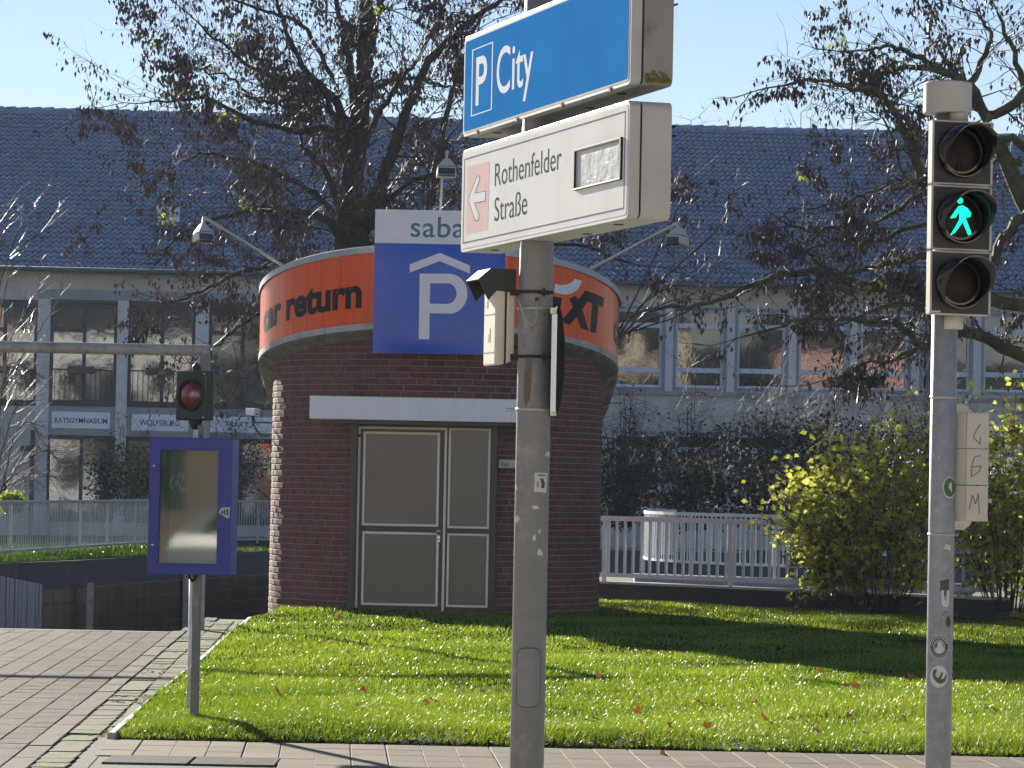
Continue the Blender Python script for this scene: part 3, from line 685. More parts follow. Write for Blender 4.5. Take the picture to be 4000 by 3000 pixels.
# security camera
c0 = at(985, 1608, 48.9); t = thing('security_camera', 'white bullet security camera on the left side of the rotunda', 'camera', c0)
FC = Frame(c0, 30); b = MB(); b.hexa([FC.P(-.045, -.12, -.045), FC.P(.045, -.12, -.045), FC.P(.045, .14, -.06), FC.P(-.045, .14, -.06), FC.P(-.045, -.12, .05), FC.P(.045, -.12, .05), FC.P(.045, .17, .04), FC.P(-.045, .17, .04)]); b.build('camera_body', M['white_print'], t, bevel=.012)
b = MB(); b.lathe(FC.P(0, .13, -.01), FC.n, [(0, .036), (.018, .036), (.02, .028)], 16); b.build('camera_lens', M['black_plastic'], t)
b = MB(); b.tube([at(990, 1628, 49), at(997, 1650, 49.3), at(1068, 1652, 49.6)], .012, 6); b.build('bracket', M['black_plastic'], t)
b = MB(); b.tube(smooth([at(984, 1625, 49), at(992, 1660, 49.1), at(1015, 1695, 49.2), at(1045, 1702, 49.4), at(1070, 1688, 49.6)], 5), .011, 6); b.build('cable', M['black_plastic'], t)
# ================================================================== SCHOOL BUILDING
FB = Frame((0, 109, 0), 4.2)
sch = thing('school_building', 'long grey school building with blue-grey tiled roof behind the trees', 'building', (0, 109, 0))
fh = lambda x, y, d=0: FB.hit(x, y, d)
ZE = 8.05; ZR = 13.95; S0, S1 = -24.0, 24.0
wins = []      # (s0,s1,z0,z1,kind)
def W(x0, y0, x1, y1, kind):
    a, zt_ = fh(x0, y0); c, zb_ = fh(x1, y1); wins.append((a, c, zb_, zt_, kind))
W(199, 1180, 452, 1578, 'L'); W(504, 1187, 757, 1584, 'L'); W(818, 1194, 1071, 1590, 'L')
W(183, 1702, 442, 2030, 'LG'); W(492, 1709, 751, 2036, 'LG'); W(806, 1716, 1065, 2042, 'LG')
for i, x in enumerate((-110, -420)): W(x, 1180+(x*.02), x+250, 1575, 'L')
for k in range(8): W(2403+k*240.5, 1206+k*4.6, 2583+k*240.5, 1513+k*3.4, 'R')
for k in range(8): W(2400+k*240.5, 1693+k*3.5, 2578+k*240.5, 1990+k*3, 'R')
for k in range(3): W(1200+k*320, 1198+k*5, 1440+k*320, 1560, 'L')
ss = sorted({S0, S1}|{v for w_ in wins for v in w_[:2]}); zs = sorted({-.3, ZE+.25}|{v for w_ in wins for v in w_[2:4]})
b = MB()
for i in range(len(ss)-1):
    for j in range(len(zs)-1):
        cs_, cz = (ss[i]+ss[i+1])/2, (zs[j]+zs[j+1])/2
        if any(w_[0] < cs_ < w_[1] and w_[2] < cz < w_[3] for w_ in wins): continue
        b.quad(FB.P(ss[i], 0, zs[j]), FB.P(ss[i+1], 0, zs[j]), FB.P(ss[i+1], 0, zs[j+1]), FB.P(ss[i], 0, zs[j+1]))
for a, c, z0, z1, k in wins:
    D = -.22
    b.quad(FB.P(a, 0, z0), FB.P(a, D, z0), FB.P(a, D, z1), FB.P(a, 0, z1)); b.quad(FB.P(c, 0, z0), FB.P(c, D, z0), FB.P(c, D, z1), FB.P(c, 0, z1))
    b.quad(FB.P(a, 0, z1), FB.P(c, 0, z1), FB.P(c, D, z1), FB.P(a, D, z1)); b.quad(FB.P(a, 0, z0), FB.P(c, 0, z0), FB.P(c, D, z0), FB.P(a, D, z0))
b.fbox(FB, S0, S1, -12, -11.8, -.3, ZE)
b.fbox(FB, S0-.2, S0, -12, 0, -.3, ZE); b.fbox(FB, S1, S1+.2, -12, 0, -.3, ZE)
b.build('wall', M['plaster'], sch, fixn=False)
# slate render panels between the piers at left, and pale piers
a = fh(150, 1130)[0]; c = fh(1120, 1130)[0]; ztp = fh(150, 1128)[1]
xs_ = sorted([w_ for w_ in wins if w_[4] == 'L' and a < w_[0] < c])
b = MB(); zt1 = xs_[0][3]
b.fbox(FB, a, c, 0, .035, zt1+.09, ztp)
b.build('lintel_panel', M['plaster_panel'], sch)
edges = [a]+[v for w_ in xs_ for v in w_[:2]]+[c]
for i in range(0, len(edges), 2):
    b = MB(); b.fbox(FB, edges[i], edges[i+1], 0, .06, -.2, zt1+.088); b.build('pier', M['plaster_pale'], sch)
for w_ in xs_:
    b = MB(); b.fbox(FB, w_[0], w_[1], 0, .03, fh(300, 1700)[1], w_[2]-.005); b.build('spandrel', M['plaster_panel'], sch)
# pale piers on the right half
rw_ = sorted([w_ for w_ in wins if w_[4] == 'R' and w_[3] > 4.5])
for p, q in zip(rw_, rw_[1:]):
    b = MB(); b.fbox(FB, p[1]+.10, q[0]-.10, 0, .07, p[2]-.12, p[3]+.06); b.build('pier', M['plaster_pale'], sch)
b = MB(); b.fbox(FB, rw_[0][0]-.5, rw_[-1][1]+.4, 0, .10, rw_[0][2]-.24, rw_[0][2]-.12); b.build('sill_band', M['plaster_panel'], sch)
for (a, c, z0, z1, k) in wins:
    D = -.20; t_ = .10 if k != 'R' else .07; fr = MB(); m_ = 'frame_white' if k == 'R' else 'frame_dark'
    fr.fbox(FB, a, a+t_, D, D+.12, z0, z1); fr.fbox(FB, c-t_, c, D, D+.12, z0, z1); fr.fbox(FB, a+t_, c-t_, D, D+.118, z1-t_*(1.6 if k == 'L' else 1), z1); fr.fbox(FB, a+t_, c-t_, D, D+.118, z0, z0+t_)
    if k == 'R':
        H = z1-z0; zz = [z0+H*.225, z0+H*.80]
        for z in zz: fr.fbox(FB, a+t_, c-t_, D, D+.116, z-.075, z+.075)
        panes = [(a, c, z0, zz[0]), (a, c, zz[0], zz[1]), (a, c, zz[1], z1)]
    else:
        mid = a+(c-a)*.51; fr.fbox(FB, mid-.055, mid+.055, D, D+.116, z0+t_, z1-t_); panes = [(mid, c, z0, z1)]
        if k == 'L':
            tz = z1-(z1-z0)*.27; fr.fbox(FB, a+t_, mid-.055, D, D+.11, tz-.07, tz+.07); panes += [(a, mid, z0, tz), (a, mid, tz, z1)]
        else: panes.append((a, mid, z0, z1))
    f = fr.build('window', M[m_], sch)
    for q in panes:
        b = MB(); ti = random.uniform(-.012, .012); tj = random.uniform(-.008, .008)
        b.fbox(FB, q[0]+.01, q[1]-.01, D+.03, D+.04, q[2]+.01, q[3]-.01)
        o = b.build('pane', M['far_glass'], f)
    b = MB(); b.fbox(FB, a-.09, a, -.01, .025, z0-.09, z1+.09); b.fbox(FB, c, c+.09, -.01, .025, z0-.09, z1+.09); b.fbox(FB, a, c, -.01, .024, z1, z1+.09); b.fbox(FB, a, c, -.01, .05, z0-.09, z0)
    if k != 'L' or True: b.build('window_surround', M['frame_dark'] if k != 'R' else M['plaster_panel'], f)
    if k == 'L':
        zr = z0+(z1-z0)*.33; b = MB(); b.fbox(FB, a, c, .05, .075, zr, zr+.03); b.fbox(FB, a, c, .05, .075, z0+.02, z0+.05)
        n_ = 13
        for i in range(n_+1): s = a+(c-a-.02)*i/n_; b.fbox(FB, s, s+.012, .055, .066, z0+.05, zr)
        b.build('window_guard', M['frame_dark'], f)
        b = MB(); b.fbox(FB, a+.55, a+1.35, .08, .24, zr-.10, zr+.10); b.build('planter', M['door_brown'], f)
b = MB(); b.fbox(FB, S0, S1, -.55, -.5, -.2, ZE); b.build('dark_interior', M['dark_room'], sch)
for (x0, y0, x1, y1, tx0, tx1, ty0, ty1, txt) in ((203, 1607, 429, 1676, 213, 419, 1631, 1651, 'RATSGYMNASIUM'), (515, 1617, 735, 1686, 545, 702, 1639, 1662, 'WOLFSBURG'), (822, 1626, 1062, 1692, 878, 1000, 1646, 1668, 'TRAKT A')):
    a, z1 = fh(x0, y0, .06); c, z0 = fh(x1, y1, .06); nb = MB(); nb.fbox(FB, a, c, .03, .08, z0, z1); nb = nb.build('name_board', M['name_panel'], sch)
    put_text(txt, 'lettering', M['navy_text'], nb, FB, fh(tx0, 1650, .08)[0], fh(tx1, 1650, .08)[0], fh(tx0, ty1, .08)[1], fh(tx0, ty0, .08)[1], d=.086, offset=.012)
b = MB(); b.fbox(FB, fh(3612, 1600)[0], fh(3612, 1600)[0]+.11, .02, .13, 0, ZE-.1); b.build('downpipe', M['gutter'], sch)
b = MB(); b.fbox(FB, fh(118, 1900)[0], fh(118, 1900)[0]+.14, .3, .44, 0, fh(118, 1680)[1]); b.fbox(FB, fh(80, 1900)[0], fh(155, 1900)[0], .28, .42, fh(118, 1762)[1], fh(118, 1742)[1])
tag(b.build('lamp_post', M['frame_dark']), 'thin dark post with a crossbar in front of the school wall at far left', 'post')
# eaves, gutter
b = MB(); b.fbox(FB, S0-.3, S1+.3, 0, .50, ZE-.02, ZE+.05); b.build('eaves_board', M['plaster_panel'], sch)
b = MB(); b.tube([FB.P(S0-.3, .60, ZE+.0), FB.P(S1+.3, .60, ZE+.0)], .075, 8); b.build('gutter', M['gutter'], sch)
# roof deck
eo = FB.P(S0-.3, .52, ZE+.02)
b = MB(); b.quad(FB.P(S0-.3, .5, ZE+.02), FB.P(S1+.3, .5, ZE+.02), FB.P(S1+.3, -10.5, ZR-.06), FB.P(S0-.3, -10.5, ZR-.06)); b.quad(FB.P(S0-.3, -10.5, ZR-.06), FB.P(S1+.3, -10.5, ZR-.06), FB.P(S1+.3, -21, ZE), FB.P(S0-.3, -21, ZE))
roof = b.build('roof', M['frame_dark'], sch, fixn=False)
slope_v = (FB.P(0, -10.5, ZR)-FB.P(0, .55, ZE+.04)); SL = slope_v.length; sv = slope_v.normalized(); nv = FB.ex.cross(sv).normalized()
TW = .196; rows = 34; gauge = SL/rows
def tile_mesh():
    NC = 11; v = []; f = []
    for k in range(NC+1):
        u = k/NC; c_ = math.cos(2*math.pi*(u-.82)); h = .050*max(0, c_)**1.3+.020*min(0, c_)
        v.append((u*TW*1.02, -.03, h+.095)); v.append((u*TW*1.02, gauge*1.0, h*.95+.022)); v.append((u*TW*1.02, -.028, h+.062))
    for k in range(NC): a = 3*k; f.append((a, a+3, a+4, a+1)); f.append((a+2, a+5, a+3, a))
    me = bpy.data.meshes.new('roof_tile'); me.from_pydata(v, [], f); me.materials.append(M['tile']); me.polygons.foreach_set('use_smooth', [i % 2 == 0 for i in range(len(f))]); return me
tme = tile_mesh(); tv = np.array([v.co[:] for v in tme.vertices]); tf = [tuple(p.vertices) for p in tme.polygons]
ncol = int((S1-S0+.4)/TW); indiv = set(); hole = None
ra, rz = FB.hit(600, 900, -1.0); 
import itertools
c_lo = int((fh(10, 1000)[0]-S0)/TW); 
for r in range(0, 12):
    for c in range(c_lo, c_lo+25): indiv.add((r, c))
o0 = FB.P(S0-.2, .55, ZE+.04); R3 = Matrix((FB.ex, sv, nv)).transposed().to_4x4()
V = []; Fa = []; npR = np.array(R3.to_3x3())
for r in range(rows):
    for c in range(ncol):
        jit = random.uniform(-.004, .004); o = o0+FB.ex*(c*TW)+sv*(r*gauge+random.uniform(-.006, .006))+nv*jit
        if (r, c) in indiv:
            inst(tme, 'roof_tile', sch, (0, 0, 0), mat=Matrix.Translation(o-off_of(sch)) @ R3); continue
        base = len(V)*len(tv); V.append(tv @ npR.T+np.array(o[:])-np.array(off_of(sch)[:])); Fa += [tuple(base+i for i in q) for q in tf]
V = np.concatenate(V); me = bpy.data.meshes.new('roof_tiles'); me.from_pydata(V.tolist(), [], Fa); me.materials.append(M['tile'])
me.polygons.foreach_set('use_smooth', [i % 2 == 0 for i in range(len(Fa))])
o = bpy.data.objects.new('roof_tiles', me); COL.objects.link(o); o.parent = sch; o['kind'] = 'stuff'
for i in range(int((S1-S0)/.42)):
    p = FB.P(S0+i*.42, -10.5, ZR+.02+random.uniform(-.01, .012)); b = MB(); b.tube([p, p+FB.ex*.44+Vector((0, 0, .02))], [.11, .125], 8); b.build('ridge_tile', M['tile'], sch)
for x, y in ((140, 520), (458, 528), (700, 610), (2660, 585), (2980, 594), (3580, 600)):
    # ventilation tiles standing proud
    rr_ = ray(x, y); C = Vector((0, 0, EYE)); t_ = (o0-C).dot(nv)/rr_.dot(nv); p = C+rr_*t_; b = MB()
    q = lambda a, c, e: p+FB.ex*a+sv*c+nv*e
    b.hexa([q(-.09, -.12, .0), q(.09, -.12, .0), q(.07, .12, .0), q(-.07, .12, .0), q(-.07, -.12, .14), q(.07, -.12, .14), q(.04, .10, .05), q(-.04, .10, .05)]); b.build('vent_tile', M['frame_dark'], roof)
rr_ = lambda x, y: (lambda r_: Vector((0, 0, EYE))+r_*((o0-Vector((0, 0, EYE))).dot(nv)/r_.dot(nv)))(ray(x, y))
p = rr_(655, 930); q = lambda a, c, e: p+FB.ex*a+sv*c+nv*e
b = MB()
for (a0_, a1_, c0_, c1_) in ((-.46, -.38, -.3, .75), (.38, .46, -.3, .75), (-.38, .38, .67, .75), (-.38, .38, -.3, -.22)):
    b.hexa([q(a0_, c0_, 0), q(a1_, c0_, 0), q(a1_, c1_, 0), q(a0_, c1_, 0), q(a0_, c0_, .16), q(a1_, c0_, .16), q(a1_, c1_, .16), q(a0_, c1_, .16)])
rwn = b.build('roof_window', M['gutter'], roof)
b = MB(); b.hexa([q(-.38, -.22, .0), q(.38, -.22, .0), q(.38, .67, .0), q(-.38, .67, .0), q(-.38, -.22, .07), q(.38, -.22, .07), q(.38, .67, .07), q(-.38, .67, .07)]); b.build('opening', M['dark_room'], rwn)
pz = q(0, .7, .16); uz = Vector((0, 0, 1)); fw = FB.n
P2 = lambda a, dn, up: pz+FB.ex*a+fw*dn+uz*up
b = MB(); b.hexa([P2(-.44, .02, -.02), P2(.44, .02, -.02), P2(.44, .0, .62), P2(-.44, .0, .62), P2(-.44, .07, -.02), P2(.44, .07, -.02), P2(.44, .05, .62), P2(-.44, .05, .62)]); sash = b.build('sash', M['gutter'], rwn)
b = MB(); b.hexa([P2(-.34, .069, .06), P2(.34, .069, .06), P2(.34, .052, .54), P2(-.34, .052, .54), P2(-.34, .08, .06), P2(.34, .08, .06), P2(.34, .063, .54), P2(-.34, .063, .54)]); b.build('sash_pane', M['frame_white'], rwn)

# ================================================================== CENTRE SIGN POST
aL, aR = at(1805, 1900, 15.1), at(2451, 1900, 13.0)
FP = Frame((aL.x, aL.y, 0), math.degrees(math.atan2(aR.y-aL.y, aR.x-aL.x)))
ph = lambda x, y, d=0: FP.hit(x, y, d)
sp_, _ = ph(2094, 1100, -.08); pc = FP.P(sp_, -.08, 0); PX, PY, PR = pc.x, pc.y, .0690
post = thing('sign_post', 'thick grey steel post in the middle carrying the two direction sign boxes', 'post', (PX, PY, 0))
b = MB(); b.lathe((PX, PY, -.1), (0, 0, 1), [(0, PR), (2.6, PR), (4.3, PR*.98)], 48); b.build('pole', M['galv'], post)
def cyl_patch(pts, cx, cy, r, mname, nm, parent, e=.0015, th=0.0, nb=14):
    tv = []
    for x, y in pts:
        p = hit_cyl(x, y, cx, cy, r); tv.append((math.atan2(p.x-cx, cy-p.y), p.z))
    bm = bmesh.new(); vv = [bm.verts.new((a, z, 0)) for a, z in tv]
    for t3 in tessellate_polygon([[v.co for v in vv]]): bm.faces.new([vv[i] for i in t3])
    x0, x1 = min(t[0] for t in tv), max(t[0] for t in tv)
    for k in range(1, nb): bmesh.ops.bisect_plane(bm, geom=bm.verts[:]+bm.edges[:]+bm.faces[:], plane_co=(x0+(x1-x0)*k/nb, 0, 0), plane_no=(1, 0, 0))
    b = MB(); bm.verts.index_update(); f = lambda v, ee: Vector((cx+(r+ee)*math.sin(v.co.x), cy-(r+ee)*math.cos(v.co.x), v.co.y)); b.v = [f(v, e) for v in bm.verts]
    for fc in bm.faces: b.face([v.index for v in fc.verts], 0, True)
    bm.free(); return b.build(nm, M[mname], parent)
def rrect(x0, y0, x1, y1, r, lean=0.0):
    o = []
    for cx_, cy_, a0 in ((x1-r, y0+r, -90), (x1-r, y1-r, 0), (x0+r, y1-r, 90), (x0+r, y0+r, 180)):
        for k in range(6): o.append((cx_+r*math.cos(R_(a0+18*k))+lean*((y0+y1)/2-(cy_+r*math.sin(R_(a0+18*k)))), cy_+r*math.sin(R_(a0+18*k))))
    return o
pp = lambda pts, m_, nm, e=.0015: cyl_patch(pts, PX, PY, PR, m_, nm, post, e)
pp(rrect(2018, 2530, 2111, 2764, 30, .018), 'gasket', 'hatch_gap', .0008); pp(rrect(2021, 2533, 2108, 2761, 28, .018), 'galv', 'inspection_hatch', .003)
for y, h_, mm_, nm in ((1206, 9, 'strap', 'strap'), (1600, 9, 'strap', 'strap'), (1143, 13, 'gasket', 'clamp_band'), (1395, 12, 'gasket', 'clamp_band')):
    z = at(2094, y, PY).z; hh = h_/13880*PY; b = MB(); b.lathe((PX, PY, z-hh/2), (0, 0, 1), [(0, PR+.001), (.0002, PR+.005), (hh, PR+.005), (hh+.0002, PR+.001)], 40, caps=False); b.build(nm, M[mm_], post)
for y in (1143, 1395):
    p = hit_cyl(2125, y, PX, PY, PR); b = MB(); b.box(p.x-.012, p.x+.02, p.y-.022, p.y+.01, p.z-.008, p.z+.008); b.box(p.x-.004, p.x+.004, p.y-.024, p.y+.01, p.z-.017, p.z+.017); b.build('clamp_bolt', M['gasket'], post)
p = hit_cyl(1998, 1600, PX, PY, PR); b = MB(); b.tube([p+Vector((.01, -.004, 0)), p+Vector((-.022, -.004, 0))], .007, 6); b.build('strap_screw', M['strap'], post)
pp([(2054, 1402), (2080, 1402), (2076, 1470), (2078, 1500), (2068, 1560), (2052, 1590), (2044, 1540), (2048, 1470)], 'rust', 'rust_stain', .0006)
p = hit_cyl(2098, 1170, PX, PY, PR); b = MB(); b.lathe(p+Vector((0, .004, 0)), (0, -1, 0), [(0, .009), (.007, .009)], 14); b.build('cable_hole', M['gasket'], post)
b = MB()
b.tube(smooth([at(2018, 1160, PY-.03), at(2032, 1190, PY-.09), at(2052, 1250, PY-.10), at(2080, 1268, PY-.1), at(2093, 1250, PY-.1), at(2097, 1205, PY-.09), at(2101, 1172, PY-.07)], 6), .0035, 6)
b.tube(smooth([at(2014, 1155, PY-.03), at(2038, 1205, PY-.09), at(2056, 1265, PY-.095), at(2078, 1296, PY-.085)], 6), .003, 6)
b.build('loose_cable', M['cable'], post)
st_ = pp([(2089, 1846), (2137, 1848), (2133, 1925), (2086, 1921)], 'sticker', 'sticker')
pp([(2099, 1853), (2130, 1855), (2129, 1860), (2099, 1858)], 'sticker_dark', 'sticker_print', .002)
pp([(2108, 1868), (2122, 1870), (2128, 1890), (2124, 1908), (2112, 1906), (2114, 1888)], 'sticker_dark', 'sticker_print', .002)
pp([(2098, 1875), (2106, 1885), (2103, 1905), (2095, 1900)], 'sticker_grey', 'sticker_print', .002)
for pts in ([(2126, 1780), (2136, 1763), (2146, 1768), (2146, 1784)], [(2077, 1975), (2098, 1975), (2107, 1986), (2084, 1990)], [(2014, 2018), (2026, 2014), (2032, 2028), (2022, 2044), (2012, 2036)], [(2100, 2150), (2108, 2140), (2120, 2160), (2118, 2172), (2098, 2168)], [(2102, 2070), (2110, 2068), (2112, 2082), (2104, 2084)], [(2080, 2095), (2090, 2085), (2094, 2110), (2082, 2115)], [(2014, 1895), (2021, 1893), (2024, 1912), (2017, 1918)]):
    pp(pts, 'sticker', 'torn_sticker', .0012)

def round_box(F, s0, s1, z0, z1, d0, d1, r, mb, m=0):
    pts = []
    for cs_, cz_, a0 in ((s1-r, z1-r, 0), (s0+r, z1-r, 90), (s0+r, z0+r, 180), (s1-r, z0+r, 270)):
        for k in range(7): pts.append((cs_+r*math.cos(R_(a0+15*k)), cz_+r*math.sin(R_(a0+15*k))))
    mb.prism([F.P(s, d1, z) for s, z in pts], F.n, d0-d1, m)
def sign_box(name, label, x0, x1, ytl, ybl, ybr, face_m, dirty):
    s0 = ph(x0, (ytl+ybl)/2)[0]; s1 = ph(x1, 600)[0]+.012
    z1 = ph(x0, ytl)[1]; z0 = (ph(x0, ybl)[1]+ph(x1, ybr)[1])/2
    t = thing(name, label, 'sign', FP.P((s0+s1)/2, -.08, z0))
    b = MB(); round_box(FP, s0, s1, z0, z1, 0, -.042, .028, b); b.build('front_frame', M['sign_frame'], t, bevel=.008)
    b = MB(); round_box(FP, s0+.006, s1-.006, z0+.006, z1-.006, -.042, -.050, .026, b); b.build('gasket', M['gasket'], t)
    b = MB(); round_box(FP, s0, s1, z0, z1, -.050, -.165, .032, b); b.build('rear_shell', M[dirty], t, bevel=.012)
    b = MB(); round_box(FP, s0+.014, s1-.016, z0+.014, z1-.014, .0015, -.01, .02, b); b.build('face_panel', M[face_m], t)
    b = MB()
    for u in (.12, .36, .62, .86):
        s = s0+(s1-s0)*u; b.lathe(FP.P(s, -.10+.03*math.sin(u*9), z0+.0005), (0, 0, -1), [(0, .02), (.003, .02)], 14)
    b.build('drain_hole', M['gasket'], t)
    b = MB()
    for zz in (z0+(z1-z0)*.72, z0+(z1-z0)*.80): b.tube([FP.P(s1-.3, -.165, zz), FP.P(s1-.02, -.185, zz)], .004, 6)
    b.build('rear_bolts', M['gasket'], t)
    return t, s0, s1, z0, z1
q7 = lambda x, y: (1700+x/2.074, 300+y/2.074)
t1, s0, s1, z0, z1 = sign_box('street_direction_sign', 'lower white sign box lettered Rothenfelder Straße with a faded pink arrow field', 1803, 2453, 592, 992, 846, 'signwhite', 'sign_frame')
# border line
b = MB(); m_ = .036; w_ = .0065; A_, B_, C_, D_ = s0+m_, s1-m_-.004, z0+m_, z1-m_
for q in ((A_, B_, C_, C_+w_), (A_, B_, D_-w_, D_), (A_, A_+w_*1.6, C_+w_, D_-w_), (B_-w_*1.6, B_, C_+w_, D_-w_)): b.fbox(FP, q[0], q[1], .0015, .0021, q[2], q[3])
b.build('border_line', M['grey_line'], t1)
b = MB(); b.poly(pxpoly(FP, [q7(*p) for p in [(265, 728), (440, 682), (425, 1240), (247, 1278)]], .0021)); b.build('pink_field', M['pink'], t1)
b = MB(); b.poly(pxpoly(FP, [q7(*p) for p in [(341, 808), (356, 806), (358, 835), (318, 945), (408, 930), (405, 1003), (316, 1020), (354, 1125), (346, 1160), (326, 1163), (274, 1008), (274, 980)]], .0030)); b.build('arrow', M['signwhite'], t1)
b = MB(); b.poly(pxpoly(FP, [q7(*p) for p in [(338, 802), (360, 800), (362, 837), (323, 938), (412, 924), (409, 1009), (321, 1026), (358, 1125), (349, 1166), (322, 1170), (270, 1010), (270, 978)]], .0026)); b.build('arrow_outline', M['grey_line'], t1)
X = lambda x, y: FP.hit(*q7(x, y), .004)
put_text('Rothenfelder', 'lettering', M['grey_ink'], t1, FP, X(480, 780)[0], X(1018, 680)[0], X(486, 887)[1], X(618, 662)[1]-.001, d=.0022, offset=-.004)
put_text('Straße', 'lettering', M['grey_ink'], t1, FP, X(476, 1070)[0], X(740, 1040)[0], X(500, 1168)[1], X(668, 932)[1], d=.0022, offset=-.004)
(a, za), (c, zc) = X(1133, 760), X(1515, 660); zT = (X(1133, 600)[1]+X(1513, 482)[1])/2; zB = (X(1130, 925)[1]+X(1517, 828)[1])/2
b = MB(); w_ = .008
for q in ((a, c, zB, zB+w_), (a, c, zT-w_, zT), (a, a+w_*1.5, zB+w_, zT-w_), (c-w_*1.5, c, zB+w_, zT-w_)): b.fbox(FP, q[0], q[1], .001, .012, q[2], q[3])
b.build('display_frame', M['gasket'], t1)
b = MB(); b.fbox(FP, a+.003, c-.003, .001, .013, zB+.001, zB+w_-.001); b.fbox(FP, a+.003, c-.003, .001, .0128, zT-w_*.45, zT-.0005); b.build('display_frame_lit_edge', M['cream_plastic'], t1)  # cream strips paint the sunlit lines along the dark frame
b = MB(); b.fbox(FP, a+w_, c-w_, .0015, .004, zB+w_, zT-w_); b.build('masked_display', M['tape'], t1)
b = MB()
for sx, sz, l, an in ((.62, .22, .03, 50), (.60, .42, .015, 20), (.33, .3, .008, 80), (.9, .55, .05, 62), (.92, .8, .05, 65), (.7, .5, .012, 0), (.55, .15, .04, 55), (.3, .15, .01, 10), (.82, .4, .02, 100), (.66, .33, .02, 80), (.45, .22, .008, 0), (.78, .62, .012, 60)):
    S_, Z_ = a+(c-a)*sx, zB+(zT-zB)*sz; dx, dz = math.cos(R_(an))*l, math.sin(R_(an))*l
    b.poly([FP.P(S_-dx*1.6, .0052, Z_-dz), FP.P(S_+.004, .0062, Z_-.002), FP.P(S_+dx*1.6, .0052, Z_+dz), FP.P(S_-.004, .0066, Z_+.003)])
b.build('film_glint', M['sticker'], t1)  # pale slivers paint the glints on the grey film
t2, s0, s1, z0, z1 = sign_box('city_parking_sign', 'upper blue sign box lettered P City, mossy at its lower corner', 1812, 2453, 150, 541, 325, 'signwhite', 'sign_frame_dirty')
b = MB(); round_box(FP, s0+.022, s1-.026, z0+.022, z1-.022, .0028, .001, .016, b); b.build('blue_field', M['bluecity'], t2)
q2 = lambda x, y: (1000+x/1.659, y/1.659)
(a, _), (c, _) = FP.hit(*q2(1397, 500), .004), FP.hit(*q2(1531, 500), .004); zT = FP.hit(*q2(1397, 325), .004)[1]; zB = FP.hit(*q2(1387, 758), .004)[1]
b = MB(); w_ = .0045
for q in ((a, c, zB, zB+w_), (a, c, zT-w_, zT), (a, a+w_*3, zB+w_, zT-w_), (c-w_*3, c, zB+w_, zT-w_)): b.fbox(FP, q[0], q[1], .003, .0034, q[2], q[3])
b.build('parking_frame', M['sign_white_ink'], t2)
put_text('P', 'parking_letter', M['sign_white_ink'], t2, FP, FP.hit(*q2(1425, 520), .004)[0], FP.hit(*q2(1495, 520), .004)[0], FP.hit(*q2(1432, 684), .004)[1], FP.hit(*q2(1445, 368), .004)[1], d=.0034, offset=.012)
put_text('City', 'lettering', M['sign_white_ink'], t2, FP, ph(1943, 300)[0], ph(2086, 250)[0], ph(2049, 396)[1], ph(1968, 182)[1], d=.0034, offset=.006)
b = MB()
for x, y in ((1866, 519), (2022, 464), (2197, 405), (2386, 343)):
    s, z = ph(x, y); b.fbox(FP, s-.012, s+.012, -.004, .006, z0-.006, z0+.010)
b.build('frame_clip', M['rust'], t2)
rr = random.Random(3); b = MB()
for k in range(90):
    s = s1+rr.uniform(-.002, .006); d = -.055-rr.random()*.10; z = z0+.012+rr.random()**2*.05*(1-abs(d+.10)/.09)
    p = FP.P(s, d, z); r_ = rr.uniform(.003, .008); b.lathe(p, (rr.uniform(-1, 1), rr.uniform(-1, 1), 1), [(-r_, 0), (0, r_), (r_, 0)], 5, caps=False)
b.build('moss', M['moss'], t2, kind='stuff')

# hooded signal box, left of the post
FX = Frame(FP.P(0, 0, 0), math.degrees(FP.a))
tb = thing('signal_box', 'cream plastic signal box with a black hood strapped to the left of the post', 'signal', at(1955, 1430, PY))
s1b, _ = FX.hit(1935, 1280, 0); 
Yb = PY-.02; pcn = at(1935, 1275, Yb); FBX = Frame((pcn.x, pcn.y, 0), math.degrees(FP.a))
zt_, zb_ = FBX.hit(1935, 1105)[1], FBX.hit(1935, 1420)[1]
sfar = -.17
b = MB(); pr = [(0, zb_+.012), (0, zt_), (-.040, zt_+.002), (-.040, zb_-.004)]
b.hexa([FBX.P(sfar, -.042, zb_), FBX.P(0, -.042, zb_), FBX.P(0, 0, zb_-.008), FBX.P(sfar, 0, zb_-.008), FBX.P(sfar, -.042, zt_), FBX.P(0, -.042, zt_), FBX.P(0, 0, zt_-.02), FBX.P(sfar, 0, zt_-.02)]); b.build('front_shell', M['cream_plastic'], tb, bevel=.008)
b = MB(); b.fbox(FBX, sfar+.003, -.002, -.047, -.042, zb_+.002, zt_-.002); b.build('gasket', M['gasket'], tb)
b = MB(); b.hexa([FBX.P(sfar, -.082, zb_+.022), FBX.P(0, -.082, zb_+.022), FBX.P(0, -.047, zb_), FBX.P(sfar, -.047, zb_), FBX.P(sfar, -.082, zt_), FBX.P(0, -.082, zt_), FBX.P(0, -.047, zt_), FBX.P(sfar, -.047, zt_)]); b.build('rear_shell', M['cream_plastic'], tb, bevel=.006)
zh = FBX.hit(1960, 1050)[1]
b = MB()
ck = [(-.082, zh-.09), (-.082, zh), (.026, zh+.0), (.075, zh-.045), (.034, zh-.125), (.0, zh-.085)]
for s in (sfar-.006, .003):
    b.prism([FBX.P(s, d, z) for d, z in ck], FBX.ex, .004)
b.hexa([FBX.P(sfar-.006, -.082, zh), FBX.P(.007, -.082, zh), FBX.P(.007, .026, zh), FBX.P(sfar-.006, .026, zh), FBX.P(sfar-.006, -.082, zh+.005), FBX.P(.007, -.082, zh+.005), FBX.P(.007, .026, zh+.005), FBX.P(sfar-.006, .026, zh+.005)])
